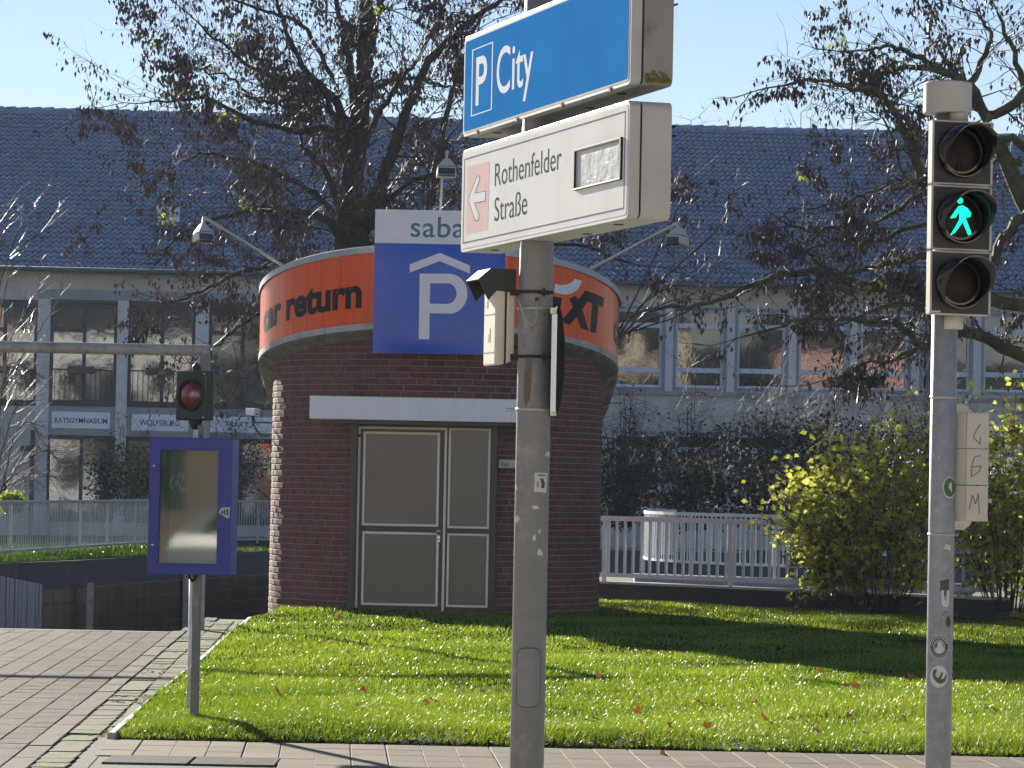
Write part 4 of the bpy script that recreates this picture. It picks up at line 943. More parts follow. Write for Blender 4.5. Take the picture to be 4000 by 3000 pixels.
b.hexa([FBX.P(sfar-.006, .026, zh), FBX.P(.007, .026, zh), FBX.P(.007, .075, zh-.045), FBX.P(sfar-.006, .075, zh-.045), FBX.P(sfar-.006, .026, zh+.005), FBX.P(.007, .026, zh+.005), FBX.P(.007, .078, zh-.040), FBX.P(sfar-.006, .078, zh-.040)])
b.build('hood', M['black_plastic'], tb)
b = MB()
for z in (zb_+.045, zb_+.20): b.fbox(FBX, sfar+.01, -.01, 0, .0012, z, z+.004)
for s_, z_, w_, h_ in ((-.10, zb_+.09, .03, .03), (-.08, zb_+.12, .012, .025), (-.13, zb_+.23, .02, .03)): b.fbox(FBX, s_, s_+w_, 0, .001, z_, z_+h_)
b.build('scrawl', M['marker'], tb)
b = MB()
for y in (1143, 1395): 
    p = at(2012, y, PY); b.box(p.x-.02, p.x+.03, p.y-.015, p.y+.015, p.z-.012, p.z+.012)
b.build('bracket', M['gasket'], tb)

# round traffic sign seen edge-on, right of the post
pe = at(2170, 1408, PY-.01); te = thing('round_traffic_sign', 'round traffic sign seen almost edge-on at the right of the post', 'sign', pe)
ax = Vector((.995, .10, 0)).normalized(); Rr = .2215
b = MB(); b.lathe(pe+ax*.001, ax, [(0, .0), (.0005, Rr), (.004, Rr), (.012, Rr*.93), (.020, Rr*.7), (.023, 0.001)], 48, caps=False); b.build('disc', M['sign_back'], te)
b = MB(); zt_, zb_ = at(2170, 1228, PY).z, at(2170, 1602, PY).z; q = at(2164, 1408, PY-.25)
b.box(q.x-.011, q.x+.010, q.y-.0, q.y+.03, zb_-.01, zt_-.012); o = b.build('mounting_rail', M['white_print'], te)
for y in (1214, 1612):
    p = at(2163, y, PY-.03); b = MB(); b.box(p.x-.014, p.x+.012, p.y-.015, p.y+.02, p.z-.012, p.z+.012); b.lathe(p+Vector((.004, -.02, 0)), (0, -1, 0), [(0, .008), (.01, .006)], 8); b.build('rail_clip', M['strap'], te)

# ================================================================== PEDESTRIAN SIGNAL (right)
YT = 14.0; c0 = at(3690, 1300, YT+.13); TX, TY, TR = c0.x, c0.y, .0515
tp = thing('signal_pole', 'grey galvanised pole with stickers carrying the pedestrian signal at the right', 'pole', (TX, TY, 0))
b = MB(); b.lathe((TX, TY, -.1), (0, 0, 1), [(0, TR), (at(3700, 450, TY).z+.1, TR)], 40); b.build('pole', M['galv_blue'], tp)
for y in (1553, 2088):
    z = at(3680, y, TY).z; b = MB(); b.lathe((TX, TY, z-.005), (0, 0, 1), [(0, TR), (.0005, TR+.003), (.010, TR+.003), (.0105, TR)], 36, caps=False); b.lathe((TX+TR+.002, TY-.015, z), (1, -.3, 0), [(0, .005), (.010, .004)], 8); b.build('band_clamp', M['strap'], tp)
q8 = lambda x, y: (3550+x/1.3275, 1500+y/1.3275)
tpp = lambda pts, m_, nm, e=.0012: cyl_patch(pts, TX, TY, TR, m_, nm, tp, e)
def circ(x, y, rx, ry, a0=0, a1=360, n=26): return [(x+rx*math.cos(R_(a0+(a1-a0)*k/n)), y+ry*math.sin(R_(a0+(a1-a0)*k/n))) for k in range(n if a1-a0 == 360 else n+1)]
def clampx(pts, xr=(3595, 3725)):
    return pts
tpp(circ(3709, 1904, 26, 42), 'sticker', 'round_sticker', .001); tpp(circ(3709, 1904, 22, 37), 'sticker_green', 'round_sticker_print', .0016); tpp([(3708, 1888), (3716, 1882), (3717, 1925), (3704, 1905)], 'sticker', 'round_sticker_print', .0022)
tpp([(3688, 2113), (3715, 2122), (3714, 2168), (3674, 2152)], 'sticker_grey', 'club_sticker', .001); tpp([(3692, 2124), (3714, 2130), (3713, 2152), (3686, 2144)], 'sticker', 'club_sticker_print', .0016)
tpp([(3672, 2268), (3707, 2262), (3706, 2310), (3690, 2330), (3672, 2310)], 'sticker_dark', 'letter_sticker_dark_patch', .0008)  # dark printed patch behind the white letter
tpp([(3676, 2306), (3687, 2306), (3688, 2345), (3697, 2345), (3697, 2306), (3708, 2306), (3707, 2362), (3698, 2371), (3684, 2370), (3677, 2358)], 'sticker', 'letter_sticker', .0014)
tpp(circ(3695, 2427, 25, 43), 'sticker_grey', 'faded_round_sticker', .001); tpp(circ(3703, 2428, 9, 22), 'sticker_dark', 'faded_round_sticker_print', .0016)
for a_ in range(150, 290, 24): tpp([(3695+19*math.cos(R_(a_))+dx, 2427+36*math.sin(R_(a_))+dy) for dx, dy in ((-2, -4), (2, -3), (2, 4), (-2, 3))], 'sticker_dark', 'faded_round_sticker_print', .0016)
tpp(circ(3669, 2527, 37, 46), 'sticker', 'dark_round_sticker', .001); tpp(circ(3669, 2527, 34.5, 43.5), 'sticker_dark', 'dark_round_sticker_print', .0016); tpp(circ(3669, 2527, 23, 30), 'sticker_grey', 'dark_round_sticker_print', .0021)
tpp([(3664, 2508), (3676, 2506), (3680, 2522), (3690, 2540), (3678, 2550), (3664, 2552), (3652, 2540), (3662, 2526)], 'sticker', 'dark_round_sticker_print', .0026)
tpp([(3655, 2515), (3662, 2512), (3660, 2530), (3652, 2528)], 'sticker_dark', 'dark_round_sticker_print', .0026)
for a_ in range(-170, -10, 16): tpp([(3669+29*math.cos(R_(a_))+dx, 2527+37*math.sin(R_(a_))+dy) for dx, dy in ((-2.5, -3), (2, -3), (2.5, 3), (-1, 3))], 'sticker', 'dark_round_sticker_print', .0022)
for a_ in range(20, 165, 13): tpp([(3669+29*math.cos(R_(a_))+dx, 2527+37*math.sin(R_(a_))+dy) for dx, dy in ((-1, -2), (1.5, -2), (1, 2), (-2, 2))], 'sticker', 'dark_round_sticker_print', .0022)
tpp(circ(3667, 2643, 35, 43), 'sticker', 'green_letter_sticker', .001)
# leaning W
tpp([(3646, 2618), (3658, 2612), (3660, 2618), (3654, 2640), (3666, 2648), (3678, 2624), (3684, 2628), (3676, 2654), (3686, 2650), (3696, 2632), (3698, 2640), (3692, 2662), (3676, 2672), (3662, 2668), (3648, 2652), (3643, 2638)], 'sticker_green', 'green_letter_sticker_print', .0016)
tpp([(3599, 2440), (3603, 2432), (3606, 2540), (3600, 2556)], 'orange', 'orange_sticker_edge', .001)
# signal head
FT = Frame(at(3755, 850, YT), 17.0); th_ = lambda x, y, d=0: FT.hit(x, y, d)
sg = thing('pedestrian_signal', 'dusty black pedestrian signal head showing a green walking man', 'traffic light', FT.P(0, -.05, th_(3755, 1232)[1]))
sA = th_(3637, 850)[0]; sB = th_(3872, 850)[0]; cyz = [(473, 722), (726, 978), (982, 1232)]; scx = th_(3750, 850)[0]-.0
for k, (ya, yb) in enumerate(cyz):
    z1, z0 = th_(3755, ya)[1], th_(3755, yb)[1]; zc = (z0+z1)/2+(.0 if k else .004)
    b = MB(); b.fbox(FT, sA, sB, -.035, 0, z0+.001, z1-.001); b.fbox(FT, sA+.045, sB-.045, -.12, -.036, z0+.006, z1-.006); b.build('signal_chamber', M['dk_housing'], sg, bevel=.003)
    b = MB(); e = .006
    for q in ((sA, sB, z0, z0+e), (sA, sB, z1-e, z1), (sA, sA+e, z0, z1), (sB-e, sB, z0, z1)): b.fbox(FT, q[0]-.0015, q[1]+.0015, -.034, .003, q[2], q[3])
    b.build('chamber_edge', M['beige_metal'], sg)
    # visor: ring whose length changes round the lens
    b = MB(); n = 48; R0 = .098
    i0 = len(b.v)
    for r_, ex_ in ((R0+.006, 0), (R0+.004, 1), (R0-.001, 1), (R0, 0)):
        for j in range(n):
            a_ = 2*math.pi*j/n; Ln = .035+.125*min(1, max(0, (.62+math.sin(a_))/1.25))**.8
            b.v.append(FT.P(scx+r_*math.cos(a_), Ln*ex_+.0005, zc+r_*math.sin(a_)))
    for q in range(3):
        for j in range(n): b.face((i0+q*n+j, i0+q*n+(j+1) % n, i0+(q+1)*n+(j+1) % n, i0+(q+1)*n+j), 0, q != 1)
    b.build('visor', M['visor'], sg)
    b = MB(); b.lathe(FT.P(scx, -.004, zc), FT.n, [(0, R0-.001), (.012, R0-.002), (.014, R0-.012)], 40); b.build('lens_ring', M['visor'], sg)
    b = MB(); b.lathe(FT.P(scx, .008, zc), FT.n, [(0, R0-.014), (.006, R0-.03), (.010, R0-.06), (.011, 0.0005)], 40, caps=False); ln = b.build('lens', M['lens'], sg)
    for a_ in (35, 145, 215, 325):
        x_ = scx+.108*math.cos(R_(a_)); zz = zc+.108*math.sin(R_(a_)); b = MB(); b.tube([FT.P(x_, .001, zz), FT.P(x_+.014*math.cos(R_(a_)), .008, zz+.014*math.sin(R_(a_)))], .002, 5); b.build('visor_tab', M['black_plastic'], sg)
    if k == 1:
        q4 = lambda x, y: (3000+x/1.659, y/1.659); dz = .021
        b = MB(); F2 = lambda pts: [FT.P(s, dz, z) for s, z in [FT.hit(*q4(*p), dz) for p in pts]]
        b.poly(F2(circ(1245, 1300, 19, 20, n=16))); b.poly(F2([(1234, 1337), (1262, 1330), (1296, 1352), (1317, 1380), (1312, 1404), (1290, 1412), (1286, 1384), (1283, 1418), (1240, 1420), (1240, 1372), (1214, 1412), (1180, 1414), (1208, 1372)]))
        b.poly(F2([(1240, 1422), (1283, 1420), (1300, 1462), (1320, 1516), (1299, 1526), (1262, 1440), (1212, 1508), (1180, 1526), (1216, 1468)]))
        b.build('walking_man', M['green_on'], sg, fixn=False)
    if k == 0:
        dz = .021; b = MB(); F2 = lambda pts: [FT.P(s, dz, z) for s, z in [FT.hit(x, y, dz) for x, y in pts]]
        b.poly(F2(circ(3754, 540, 11, 12, n=12))); b.poly(F2([(3735, 556), (3772, 556), (3790, 600), (3780, 606), (3768, 580), (3766, 612), (3768, 668), (3756, 668), (3754, 618), (3752, 668), (3740, 668), (3742, 612), (3740, 580), (3726, 606), (3718, 600)])); b.build('standing_man', M['redman'], sg, fixn=False)
b = MB(); (a, zz), (c, _) = th_(3633, 1216), th_(3672, 1216); b.fbox(FT, a, c, .001, .004, zz-.004, zz+.004); b.build('name_plate', M['sticker'], sg)
# top cap and bracket
zc1, zc0 = at(3700, 325, TY).z, at(3700, 447, TY).z; cc = at(3700, 390, TY); b = MB(); b.lathe((cc.x, cc.y-.01, zc0), (0, 0, 1), [(0, .0), (.0001, .093), (.004, .096), (zc1-zc0-.006, .096), (zc1-zc0, .091), (zc1-zc0+.001, .0)], 72, smooth=False, caps=False)
cap = b.build('top_cap', M['beige_metal'], sg, bevel=.0)
b = MB(); a_ = at(3742, 470, TY-.02); b.lathe((a_.x, a_.y-.03, a_.z-.01), (0, 0, 1), [(0, .037), (.055, .037)], 24); b.build('neck', M['beige_metal'], sg)
b = MB(); a_ = at(3722, 1288, TY-.04); b.lathe((a_.x, a_.y-.02, a_.z), (0, 0, 1), [(0, .034), (.004, .038), (.06, .038)], 24); b.build('lower_bracket', M['beige_metal'], sg)
# side box (second signal seen from behind)
sb = thing('side_signal', 'beige three-part signal seen from behind with scribbled letters C S N', 'traffic light', at(3790, 2060, TY))
Y0 = TY-.035
def plan(px, dy, z): p = at(px, 1900, Y0); return Vector((at(px, 1900, Y0).x, Y0+dy, z))
zf = lambda y: at(3790, y, Y0).z
lean = lambda x, y: x   # leaning comes from the camera roll
def xw(px, y): return at(px, y, Y0).x
xs4 = [xw(3727, 1830)-.0, xw(3776, 1830), xw(3857, 1830), xw(3862, 1830)]
pl = [(xs4[0], Y0+.045), (xs4[1]-.004, Y0+.012), (xs4[1], Y0), (xs4[2], Y0), (xs4[3], Y0+.006), (xs4[3], Y0+.12), (xs4[0], Y0+.12)]
for ya, yb in ((1612, 1751), (1754, 1894), (1897, 2036)):
    z0, z1 = zf(yb), zf(ya); b = MB(); b.prism([(x, y, z0) for x, y in pl], (0, 0, 1), z1-z0); b.prism([(x+(.003 if x > xs4[1] else -.001), y-.003, z1-.006) for x, y in pl], (0, 0, 1), .0055); b.build('signal_chamber', M['beige_metal'], sb)
    for f_ in (.5,):
        p = Vector((xs4[3]+.004, Y0+.02, z1-(z1-z0)*.42)); b = MB(); b.box(p.x-.004, p.x+.012, p.y, p.y+.03, p.z-.008, p.z+.008); b.build('hinge', M['beige_metal'], sb)
z1 = zf(1612); b = MB(); b.prism([(xs4[0]-.004, Y0+.03, z1), (xs4[1]+.03, Y0+.03, z1), (xs4[1]-.012, Y0+.03, z1+.034), (xs4[0]-.004, Y0+.03, z1+.040)], (0, 1, 0), .07); b.build('top_bracket', M['beige_metal'], sb)
z0 = zf(2036); b = MB(); b.prism([(xs4[0]-.004, Y0+.02, z0), (xs4[1]+.026, Y0+.02, z0), (xs4[1]+.018, Y0+.02, z0-.018), (xs4[1]-.006, Y0+.02, z0-.036), (xs4[0]-.004, Y0+.02, z0-.034)], (0, 1, 0), .07); b.build('bottom_bracket', M['beige_metal'], sb)
for pts in ([(372, 207), (350, 240), (334, 276), (370, 314), (371, 275)], [(374, 372), (342, 376), (324, 432), (375, 424), (368, 452), (324, 482), (326, 438)], [(314, 650), (330, 575), (346, 622), (360, 568), (366, 672)]):
    P3 = [q8(*p) for p in pts]; b = MB()
    for (xa, ya), (xb, yb) in zip(P3, P3[1:]):
        A3, B3 = at(xa, ya, Y0-.0012), at(xb, yb, Y0-.0012); dd = (B3-A3).normalized(); nn = Vector((-dd.z, 0, dd.x))*.0019; b.quad(A3-nn, B3-nn, B3+nn, A3+nn)
    b.build('scrawl', M['marker'], sb, fixn=False)

# ================================================================== BLUE CABINET + RED SIGNAL
YC = 25.5; cb = at(752+24, 2000, YC); FC = Frame((cb.x, cb.y, 0), -10.0); ch = lambda x, y, d=0: FC.hit(x, y, d)
FCf = Frame(FC.P(0, .17, 0), -10.0); ch = lambda x, y, d=0: FCf.hit(x, y, d)
s0, s1 = ch(583, 1970)[0], ch(902, 1970)[0]; z1, z0 = ch(750, 1712)[1], ch(750, 2242)[1]
g0, g1 = ch(622, 1970)[0], ch(850, 1970)[0]; gz1, gz0 = ch(740, 1758)[1], ch(730, 2200)[1]
ca = thing('notice_cabinet', 'cobalt blue glazed notice cabinet on a square post at the lawn corner', 'cabinet', FC.P(0, 0, 0))
b = MB()
b.fbox(FCf, s0, s1, -.20, -.19, z0, z1); b.fbox(FCf, s0, s0+.015, -.19, -.03, z0, z1); b.fbox(FCf, s1-.015, s1, -.19, -.03, z0, z1); b.fbox(FCf, s0+.015, s1-.015, -.19, -.03, z0, z0+.015); b.fbox(FCf, s0+.015, s1-.015, -.19, -.03, z1-.015, z1); b.build('case', M['cobalt'], ca)
b = MB(); b.fbox(FCf, s0-.004, g0, -.028, 0, z0-.004, z1+.004); b.fbox(FCf, g1, s1+.004, -.028, 0, z0-.004, z1+.004); b.fbox(FCf, g0, g1, -.028, -.0005, z0-.004, gz0); b.fbox(FCf, g0, g1, -.028, -.0005, gz1, z1+.004); dr = b.build('door', M['cobalt'], ca)
b = MB(); b.fbox(FCf, g0, g1, -.022, -.016, gz0, gz1); b.build('glass', M['cab_glass'], dr)
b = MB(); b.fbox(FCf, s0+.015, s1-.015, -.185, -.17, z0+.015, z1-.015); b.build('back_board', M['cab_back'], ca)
b = MB(); sq = lambda x, y: ch(x, y, -.16); pts = [(626, 1818), (668, 1820), (668, 1960), (662, 1972), (640, 1972), (638, 1925), (628, 1880)]; b.prism([FCf.P(*(lambda q: (q[0], -.165, q[1]))(sq(*p))) for p in pts], FCf.n, .004); b.build('salmon_poster', M['salmon'], ca)
b = MB(); b.fbox(FCf, g0, g0+.035, -.168, -.16, gz0, gz1); b.fbox(FCf, g1-.03, g1-.005, -.168, -.14, gz0, gz1); b.build('inner_strip', M['black_plastic'], ca)
for y in (1820, 2129):
    s, z = ch(602 if y < 2000 else 596, y); b = MB(); b.lathe(FCf.P(s, 0, z), FCf.n, [(0, .013), (.006, .012), (.007, .0)], 14, caps=False); b.build('lock', M['chrome'], dr)
    b = MB(); s, z = ch(905, y+10); b.fbox(FCf, s-.012, s+.006, -.01, .006, z-.022, z+.022); b.build('hinge', M['cobalt'], ca)
b = MB(); b.poly(pxpoly(FCf, [(853, 2002), (864, 1984), (899, 1981), (896, 2022), (889, 2026)], .002)); b.build('sticker', M['sticker'], dr, fixn=False)
b = MB()
for p4 in ([(862, 2002), (868, 1992), (873, 2006), (870, 2010)], [(872, 1992), (880, 1990), (882, 2012), (876, 2010)], [(884, 1990), (893, 1988), (891, 2016), (886, 2014)]): b.poly(pxpoly(FCf, p4, .003))
b.build('sticker_print', M['sticker_dark'], dr, fixn=False)
qc = lambda x, y: (550+x/2.553, 1650+y/2.553)
b = MB()
for pts in ([(332, 515), (300, 560), (280, 630), (318, 665), (300, 600), (330, 548)], [(380, 490), (370, 545), (400, 520), (410, 485), (425, 560), (432, 500)], [(340, 610), (362, 570), (385, 630), (360, 600), (345, 632)], [(390, 540), (430, 560), (405, 590)], [(470, 600), (500, 560), (520, 520), (545, 510), (530, 550)], [(370, 680), (400, 630), (395, 690), (430, 640), (420, 700), (398, 720), (430, 680), (462, 648), (440, 690)]):
    P3 = [FCf.P(*(lambda q: (q[0], -.0145, q[1]))(ch(*qc(*p), -.0145))) for p in pts]
    for A3, B3 in zip(P3, P3[1:]):
        dd = (B3-A3).normalized(); nn = dd.cross(FCf.n).normalized()*.0022; b.quad(A3-nn, B3-nn, B3+nn, A3+nn)
b.build('scratched_scrawl', M['sticker_grey'], dr, fixn=False)
pzb = z0
b = MB(); b.hexa([FC.P(-.024, -.03, -.1), FC.P(.026, -.03, -.1), FC.P(.026, .025, -.1), FC.P(-.024, .025, -.1), FC.P(-.024, -.03, pzb), FC.P(.026, -.03, pzb), FC.P(.026, .025, pzb), FC.P(-.024, .025, pzb)]); b.build('post', M['galv'], ca)
b = MB(); b.tube([FC.P(-.038, .03, .12), FC.P(-.038, .03, pzb-.02)], .012, 8); b.build('conduit', M['white_print'], ca)
b = MB(); b.tube(smooth([FC.P(-.05, .05, pzb), FC.P(-.04, .055, pzb-.03), FC.P(-.02, .055, pzb-.05), FC.P(.0, .055, pzb-.02), FC.P(.012, .05, pzb)], 4), .010, 6); b.build('cable_gland', M['black_plastic'], ca)
b = MB(); b.lathe(FC.P(0, 0, z1), (0, 0, 1), [(0, .022), (.10, .022)], 16); b.build('upper_pipe', M['galv'], ca)
FR = Frame(at(757, 1545, YC-.02), -34); rs = thing('red_signal', 'small dark green signal housing with a red lens above the blue cabinet', 'traffic light', at(775, 1680, YC))
rh = lambda x, y, d=0: FR.hit(x, y, d)
a, c = rh(686, 1545)[0], rh(803, 1545)[0]; z1, z0 = rh(750, 1448)[1], rh(750, 1642)[1]
b = MB(); b.fbox(FR, a, c, -.10, 0, z0, z1); b.build('housing', M['dk_green'], rs, bevel=.01)
cs_, cz = rh(745, 1543); r_ = (c-a)/2*.93
b = MB(); b.lathe(FR.P(cs_, 0, cz), FR.n, [(0, .118), (.03, .114), (.031, .104), (.004, .10)], 40, caps=False); b.build('lens_rim', M['dk_green'], rs)
b = MB(); b.lathe(FR.P(cs_, .002, cz), FR.n, [(0, .098), (.018, .08), (.028, .045), (.032, .0005)], 36, caps=False); b.build('lens', M['red_lens'], rs)
for sx, z in ((c-.018, z1-.022), (c-.018, z0+.022)): b = MB(); b.lathe(FR.P(sx, 0, z), FR.n, [(0, .009), (.005, .008), (.0055, 0)], 10, caps=False); b.build('screw', M['chrome'], rs)
pb = FR.P((a+c)/2+.01, -.05, z0); b = MB(); b.lathe(pb, (0, 0, -1), [(0, .05), (.03, .045), (.06, .024), (.065, .022)], 20); b.build('lower_socket', M['black_plastic'], rs)
pb = FR.P((a+c)/2+.01, -.05, z1); b = MB(); b.lathe(pb, (0, 0, 1), [(0, .032), (.02, .034), (.04, .028), (.055, .012), (.058, 0.0005)], 20, caps=False); b.build('cap', M['black_plastic'], rs)

# ================================================================== HEIGHT GANTRY
YG = 41.6; r = .067; zc = 3.27
g = thing('height_gantry', 'pale round steel height barrier spanning the driveway at upper left', 'barrier', (at(805, 1365, YG).x, YG, 0))
xe = at(800, 1365, YG).x
b = MB(); n = 20; A0 = len(b.v); 
for X0, mit in ((-13.5, 0), (xe+.0, 1)):
    for k in range(n):
        a_ = 2*math.pi*k/n; y_, z_ = r*math.cos(a_), r*math.sin(a_); b.v.append(Vector((X0+(z_ if mit else 0), YG+y_, zc+z_)))
for k in range(n): b.face((k, (k+1) % n, n+(k+1) % n, n+k), 0, True)
b.build('crossbar', M['gantry'], g)
b = MB()
for Z0, mit in ((-.1, 0), (zc, 1)):
    for k in range(n):
        a_ = 2*math.pi*k/n; x_, y_ = r*math.cos(a_), r*math.sin(a_); b.v.append(Vector((xe+x_, YG+y_, Z0+(x_ if mit else 0))))
for k in range(n): b.face((k, (k+1) % n, n+(k+1) % n, n+k), 0, True)
b.build('upright', M['gantry'], g)
b = MB(); p = at(795, 1400, YG-.08); b.box(p.x-.05, p.x+.06, YG-.10, YG-.06, p.z-.14, p.z+.05); b.build('hanger_plate', M['galv'], g)
# ================================================================== HOUSES BEHIND THE CAMERA (seen as reflections)
def street_house(x0, x1, y, h, m, label):
    t = thing('town_house', label, 'house', ((x0+x1)/2, y, 0)); F = Frame((x0, y, 0), 180)
    F = Frame((x1, y, 0), 180); L = x1-x0
    b = MB(); b.fbox(F, 0, L, -8, 0, -.1, h); b.build('wall', m, t)
    b = MB(); b.hexa([F.P(-.3, .4, h), F.P(L+.3, .4, h), F.P(L+.3, -8, h), F.P(-.3, -8, h), F.P(0, -3, h+3), F.P(L, -3, h+3), F.P(L, -5, h+3), F.P(0, -5, h+3)]); b.build('roof', M['dark_conc'], t)
    z = 1.2
    while z < h-1.5:
        s = 1.2
        while s < L-1.6:
            b = MB(); b.fbox(F, s, s+1.7, -.02, .03, z, z+1.9); b.build('window', M['lens'], t); s += 2.8
        z += 3.0
M['wall_pink'] = mat('pink_render', (.66, .43, .37), .9); M['wall_cream'] = mat('cream_render', (.74, .62, .47), .9); M['wall_white'] = mat('white_render', (.82, .82, .80), .9)
b = MB(); b.quad((-70, -9.9, .0), (70, -9.9, .0), (70, 18.9, .0), (-70, 18.9, .0)); b.build('road', M['bounce_paving'], kind='structure')
for x0, x1, h_, mm_, lab in ((-58, -44, 13, 'wall_white', 'white rendered town house mirrored far left in the cabinet glass'), (-43.8, -31, 15, 'wall_cream', 'cream town house mirrored in the glass of the blue cabinet'), (-30.8, -15, 14, 'wall_pink', 'pink town house mirrored in the left school windows'), (-14.8, -3, 11, 'wall_white', 'white town house across the street mirrored in the left windows'), (-2.8, 9, 6.5, 'wall_white', 'low cream town house mirrored in the school windows'), (9.2, 22, 8, 'wall_cream', 'cream town house mirrored in the right school windows'), (22.2, 29, 12, 'wall_cream', 'tall cream town house mirrored in the window nearest the rotunda'), (29.2, 35, 8, 'wall_white', 'low white town house mirrored in the second right window'), (35.2, 44, 11, 'wall_pink', 'pink town house mirrored behind the tree at right'), (44.2, 60, 7.5, 'wall_white', 'low white town house mirrored farthest right')):
    street_house(x0, x1, -10, h_, M[mm_], lab)

# white car parked on the street, left of the camera (seen in the cabinet glass)
car = thing('parked_car', 'white hatchback mirrored faintly in the glass of the blue cabinet', 'car', (-10.1, 4.15, 0))
M['car_paint'] = mat('white_car_paint', (.78, .80, .80), .2, var=.02, coat=.8)
M['car_glass'] = mat('dark_car_glass', (.02, .03, .03), .05, var=.1, spec=.8)
prof = [(-2.12, .32), (-2.14, .60), (-2.08, .86), (-1.95, 1.02), (-1.62, 1.36), (-1.30, 1.44), (-.2, 1.47), (.35, 1.40), (1.05, 1.02), (1.85, .88), (2.08, .70), (2.12, .32)]
b = MB(); n_ = len(prof); ins = lambda z: .0 if z < .95 else .20*(z-.95)/.5
for yy, sg_ in ((-.86, 1), (.86, -1)):
    for x, z in prof: b.v.append(Vector((-10.1+x, 4.15+yy+sg_*ins(z), z)))
for k in range(n_-1): b.face((k, k+1, n_+k+1, n_+k), 0, True)
for o_ in (0, n_):
    for t3 in tessellate_polygon([[Vector((x, z, 0)) for x, z in prof]]): b.face([o_+i for i in t3])
b.build('body', M['car_paint'], car, bevel=.03)
for sgn in (1, -1):
    gl = [(-1.55, 1.04), (-1.40, 1.30), (-1.15, 1.37), (-.35, 1.39), (-.35, 1.02)], [(-.28, 1.02), (-.28, 1.39), (.25, 1.33), (.85, 1.0)]
    for q_ in gl:
        b = MB(); b.poly([(-10.1+x, 4.15+sgn*(.868-ins(z)), z) for x, z in q_]); b.build('side_window', M['car_glass'], car, fixn=False)
    for wx in (-1.35, 1.38):
        b = MB(); b.lathe((-10.1+wx, 4.15+sgn*.70, .31), (0, sgn, 0), [(0, .28), (.02, .31), (.17, .31), (.185, .28), (.185, .20), (.165, .19)], 28); w_ = b.build('wheel', M['black_plastic'], car)
        b = MB(); b.lathe((-10.1+wx, 4.15+sgn*.862, .31), (0, sgn, 0), [(0, .20), (.01, .19), (.02, .05), (.028, .0)], 20, caps=False); b.build('rim', M['chrome'], w_)
b = MB(); b.quad((-12.07, 3.42, 1.03), (-12.07, 4.88, 1.03), (-11.755, 4.80, 1.34), (-11.755, 3.50, 1.34)); b.build('rear_window', M['car_glass'], car, fixn=False)
# trees across the street
def street_tree(x, y, h, seed, label):
    r = random.Random(seed); t = thing('street_tree', label, 'tree', (x, y, 0)); b = MB(); b.tube([(x, y, 0), (x+.1, y, h*.5), (x, y, h*.9)], [.22, .15, .03], 8); b.build('trunk', M['bark'], t); b = MB()
    for _ in range(1500):
        a, u, q = r.uniform(0, 6.283), r.uniform(-1, 1), r.random()**.4; s = math.sqrt(1-u*u); p = Vector((x+math.cos(a)*s*q*h*.28, y+math.sin(a)*s*q*h*.28, h*.62+u*q*h*.38)); d1 = Vector((r.uniform(-1, 1), r.uniform(-1, 1), r.uniform(-1, 1))).normalized()*.22; d2 = d1.orthogonal().normalized()*.12
        i = len(b.v); b.v += [p-d1, p-d2, p+d1, p+d2]; b.face((i, i+1, i+2, i+3))
    b.build('crown', M['ever_leaf'], t, fixn=False)
for i, (x, y, h, lab) in enumerate(((-25, -6, 11, 'dark street tree mirrored in the left school windows'), (-9, -5, 9, 'dark street tree mirrored beside the pink house'), (7, -6, 10, 'dark street tree mirrored in the middle school windows'), (13.5, -6, 12, 'tall dark street tree mirrored in the right school windows'), (25.5, -5, 10, 'dark street tree mirrored between two right windows'), (31.5, -5, 12, 'broad dark street tree mirrored in the third right window'), (38.5, -6, 9, 'small dark street tree mirrored farthest right'))): street_tree(x, y, h, 80+i, lab)
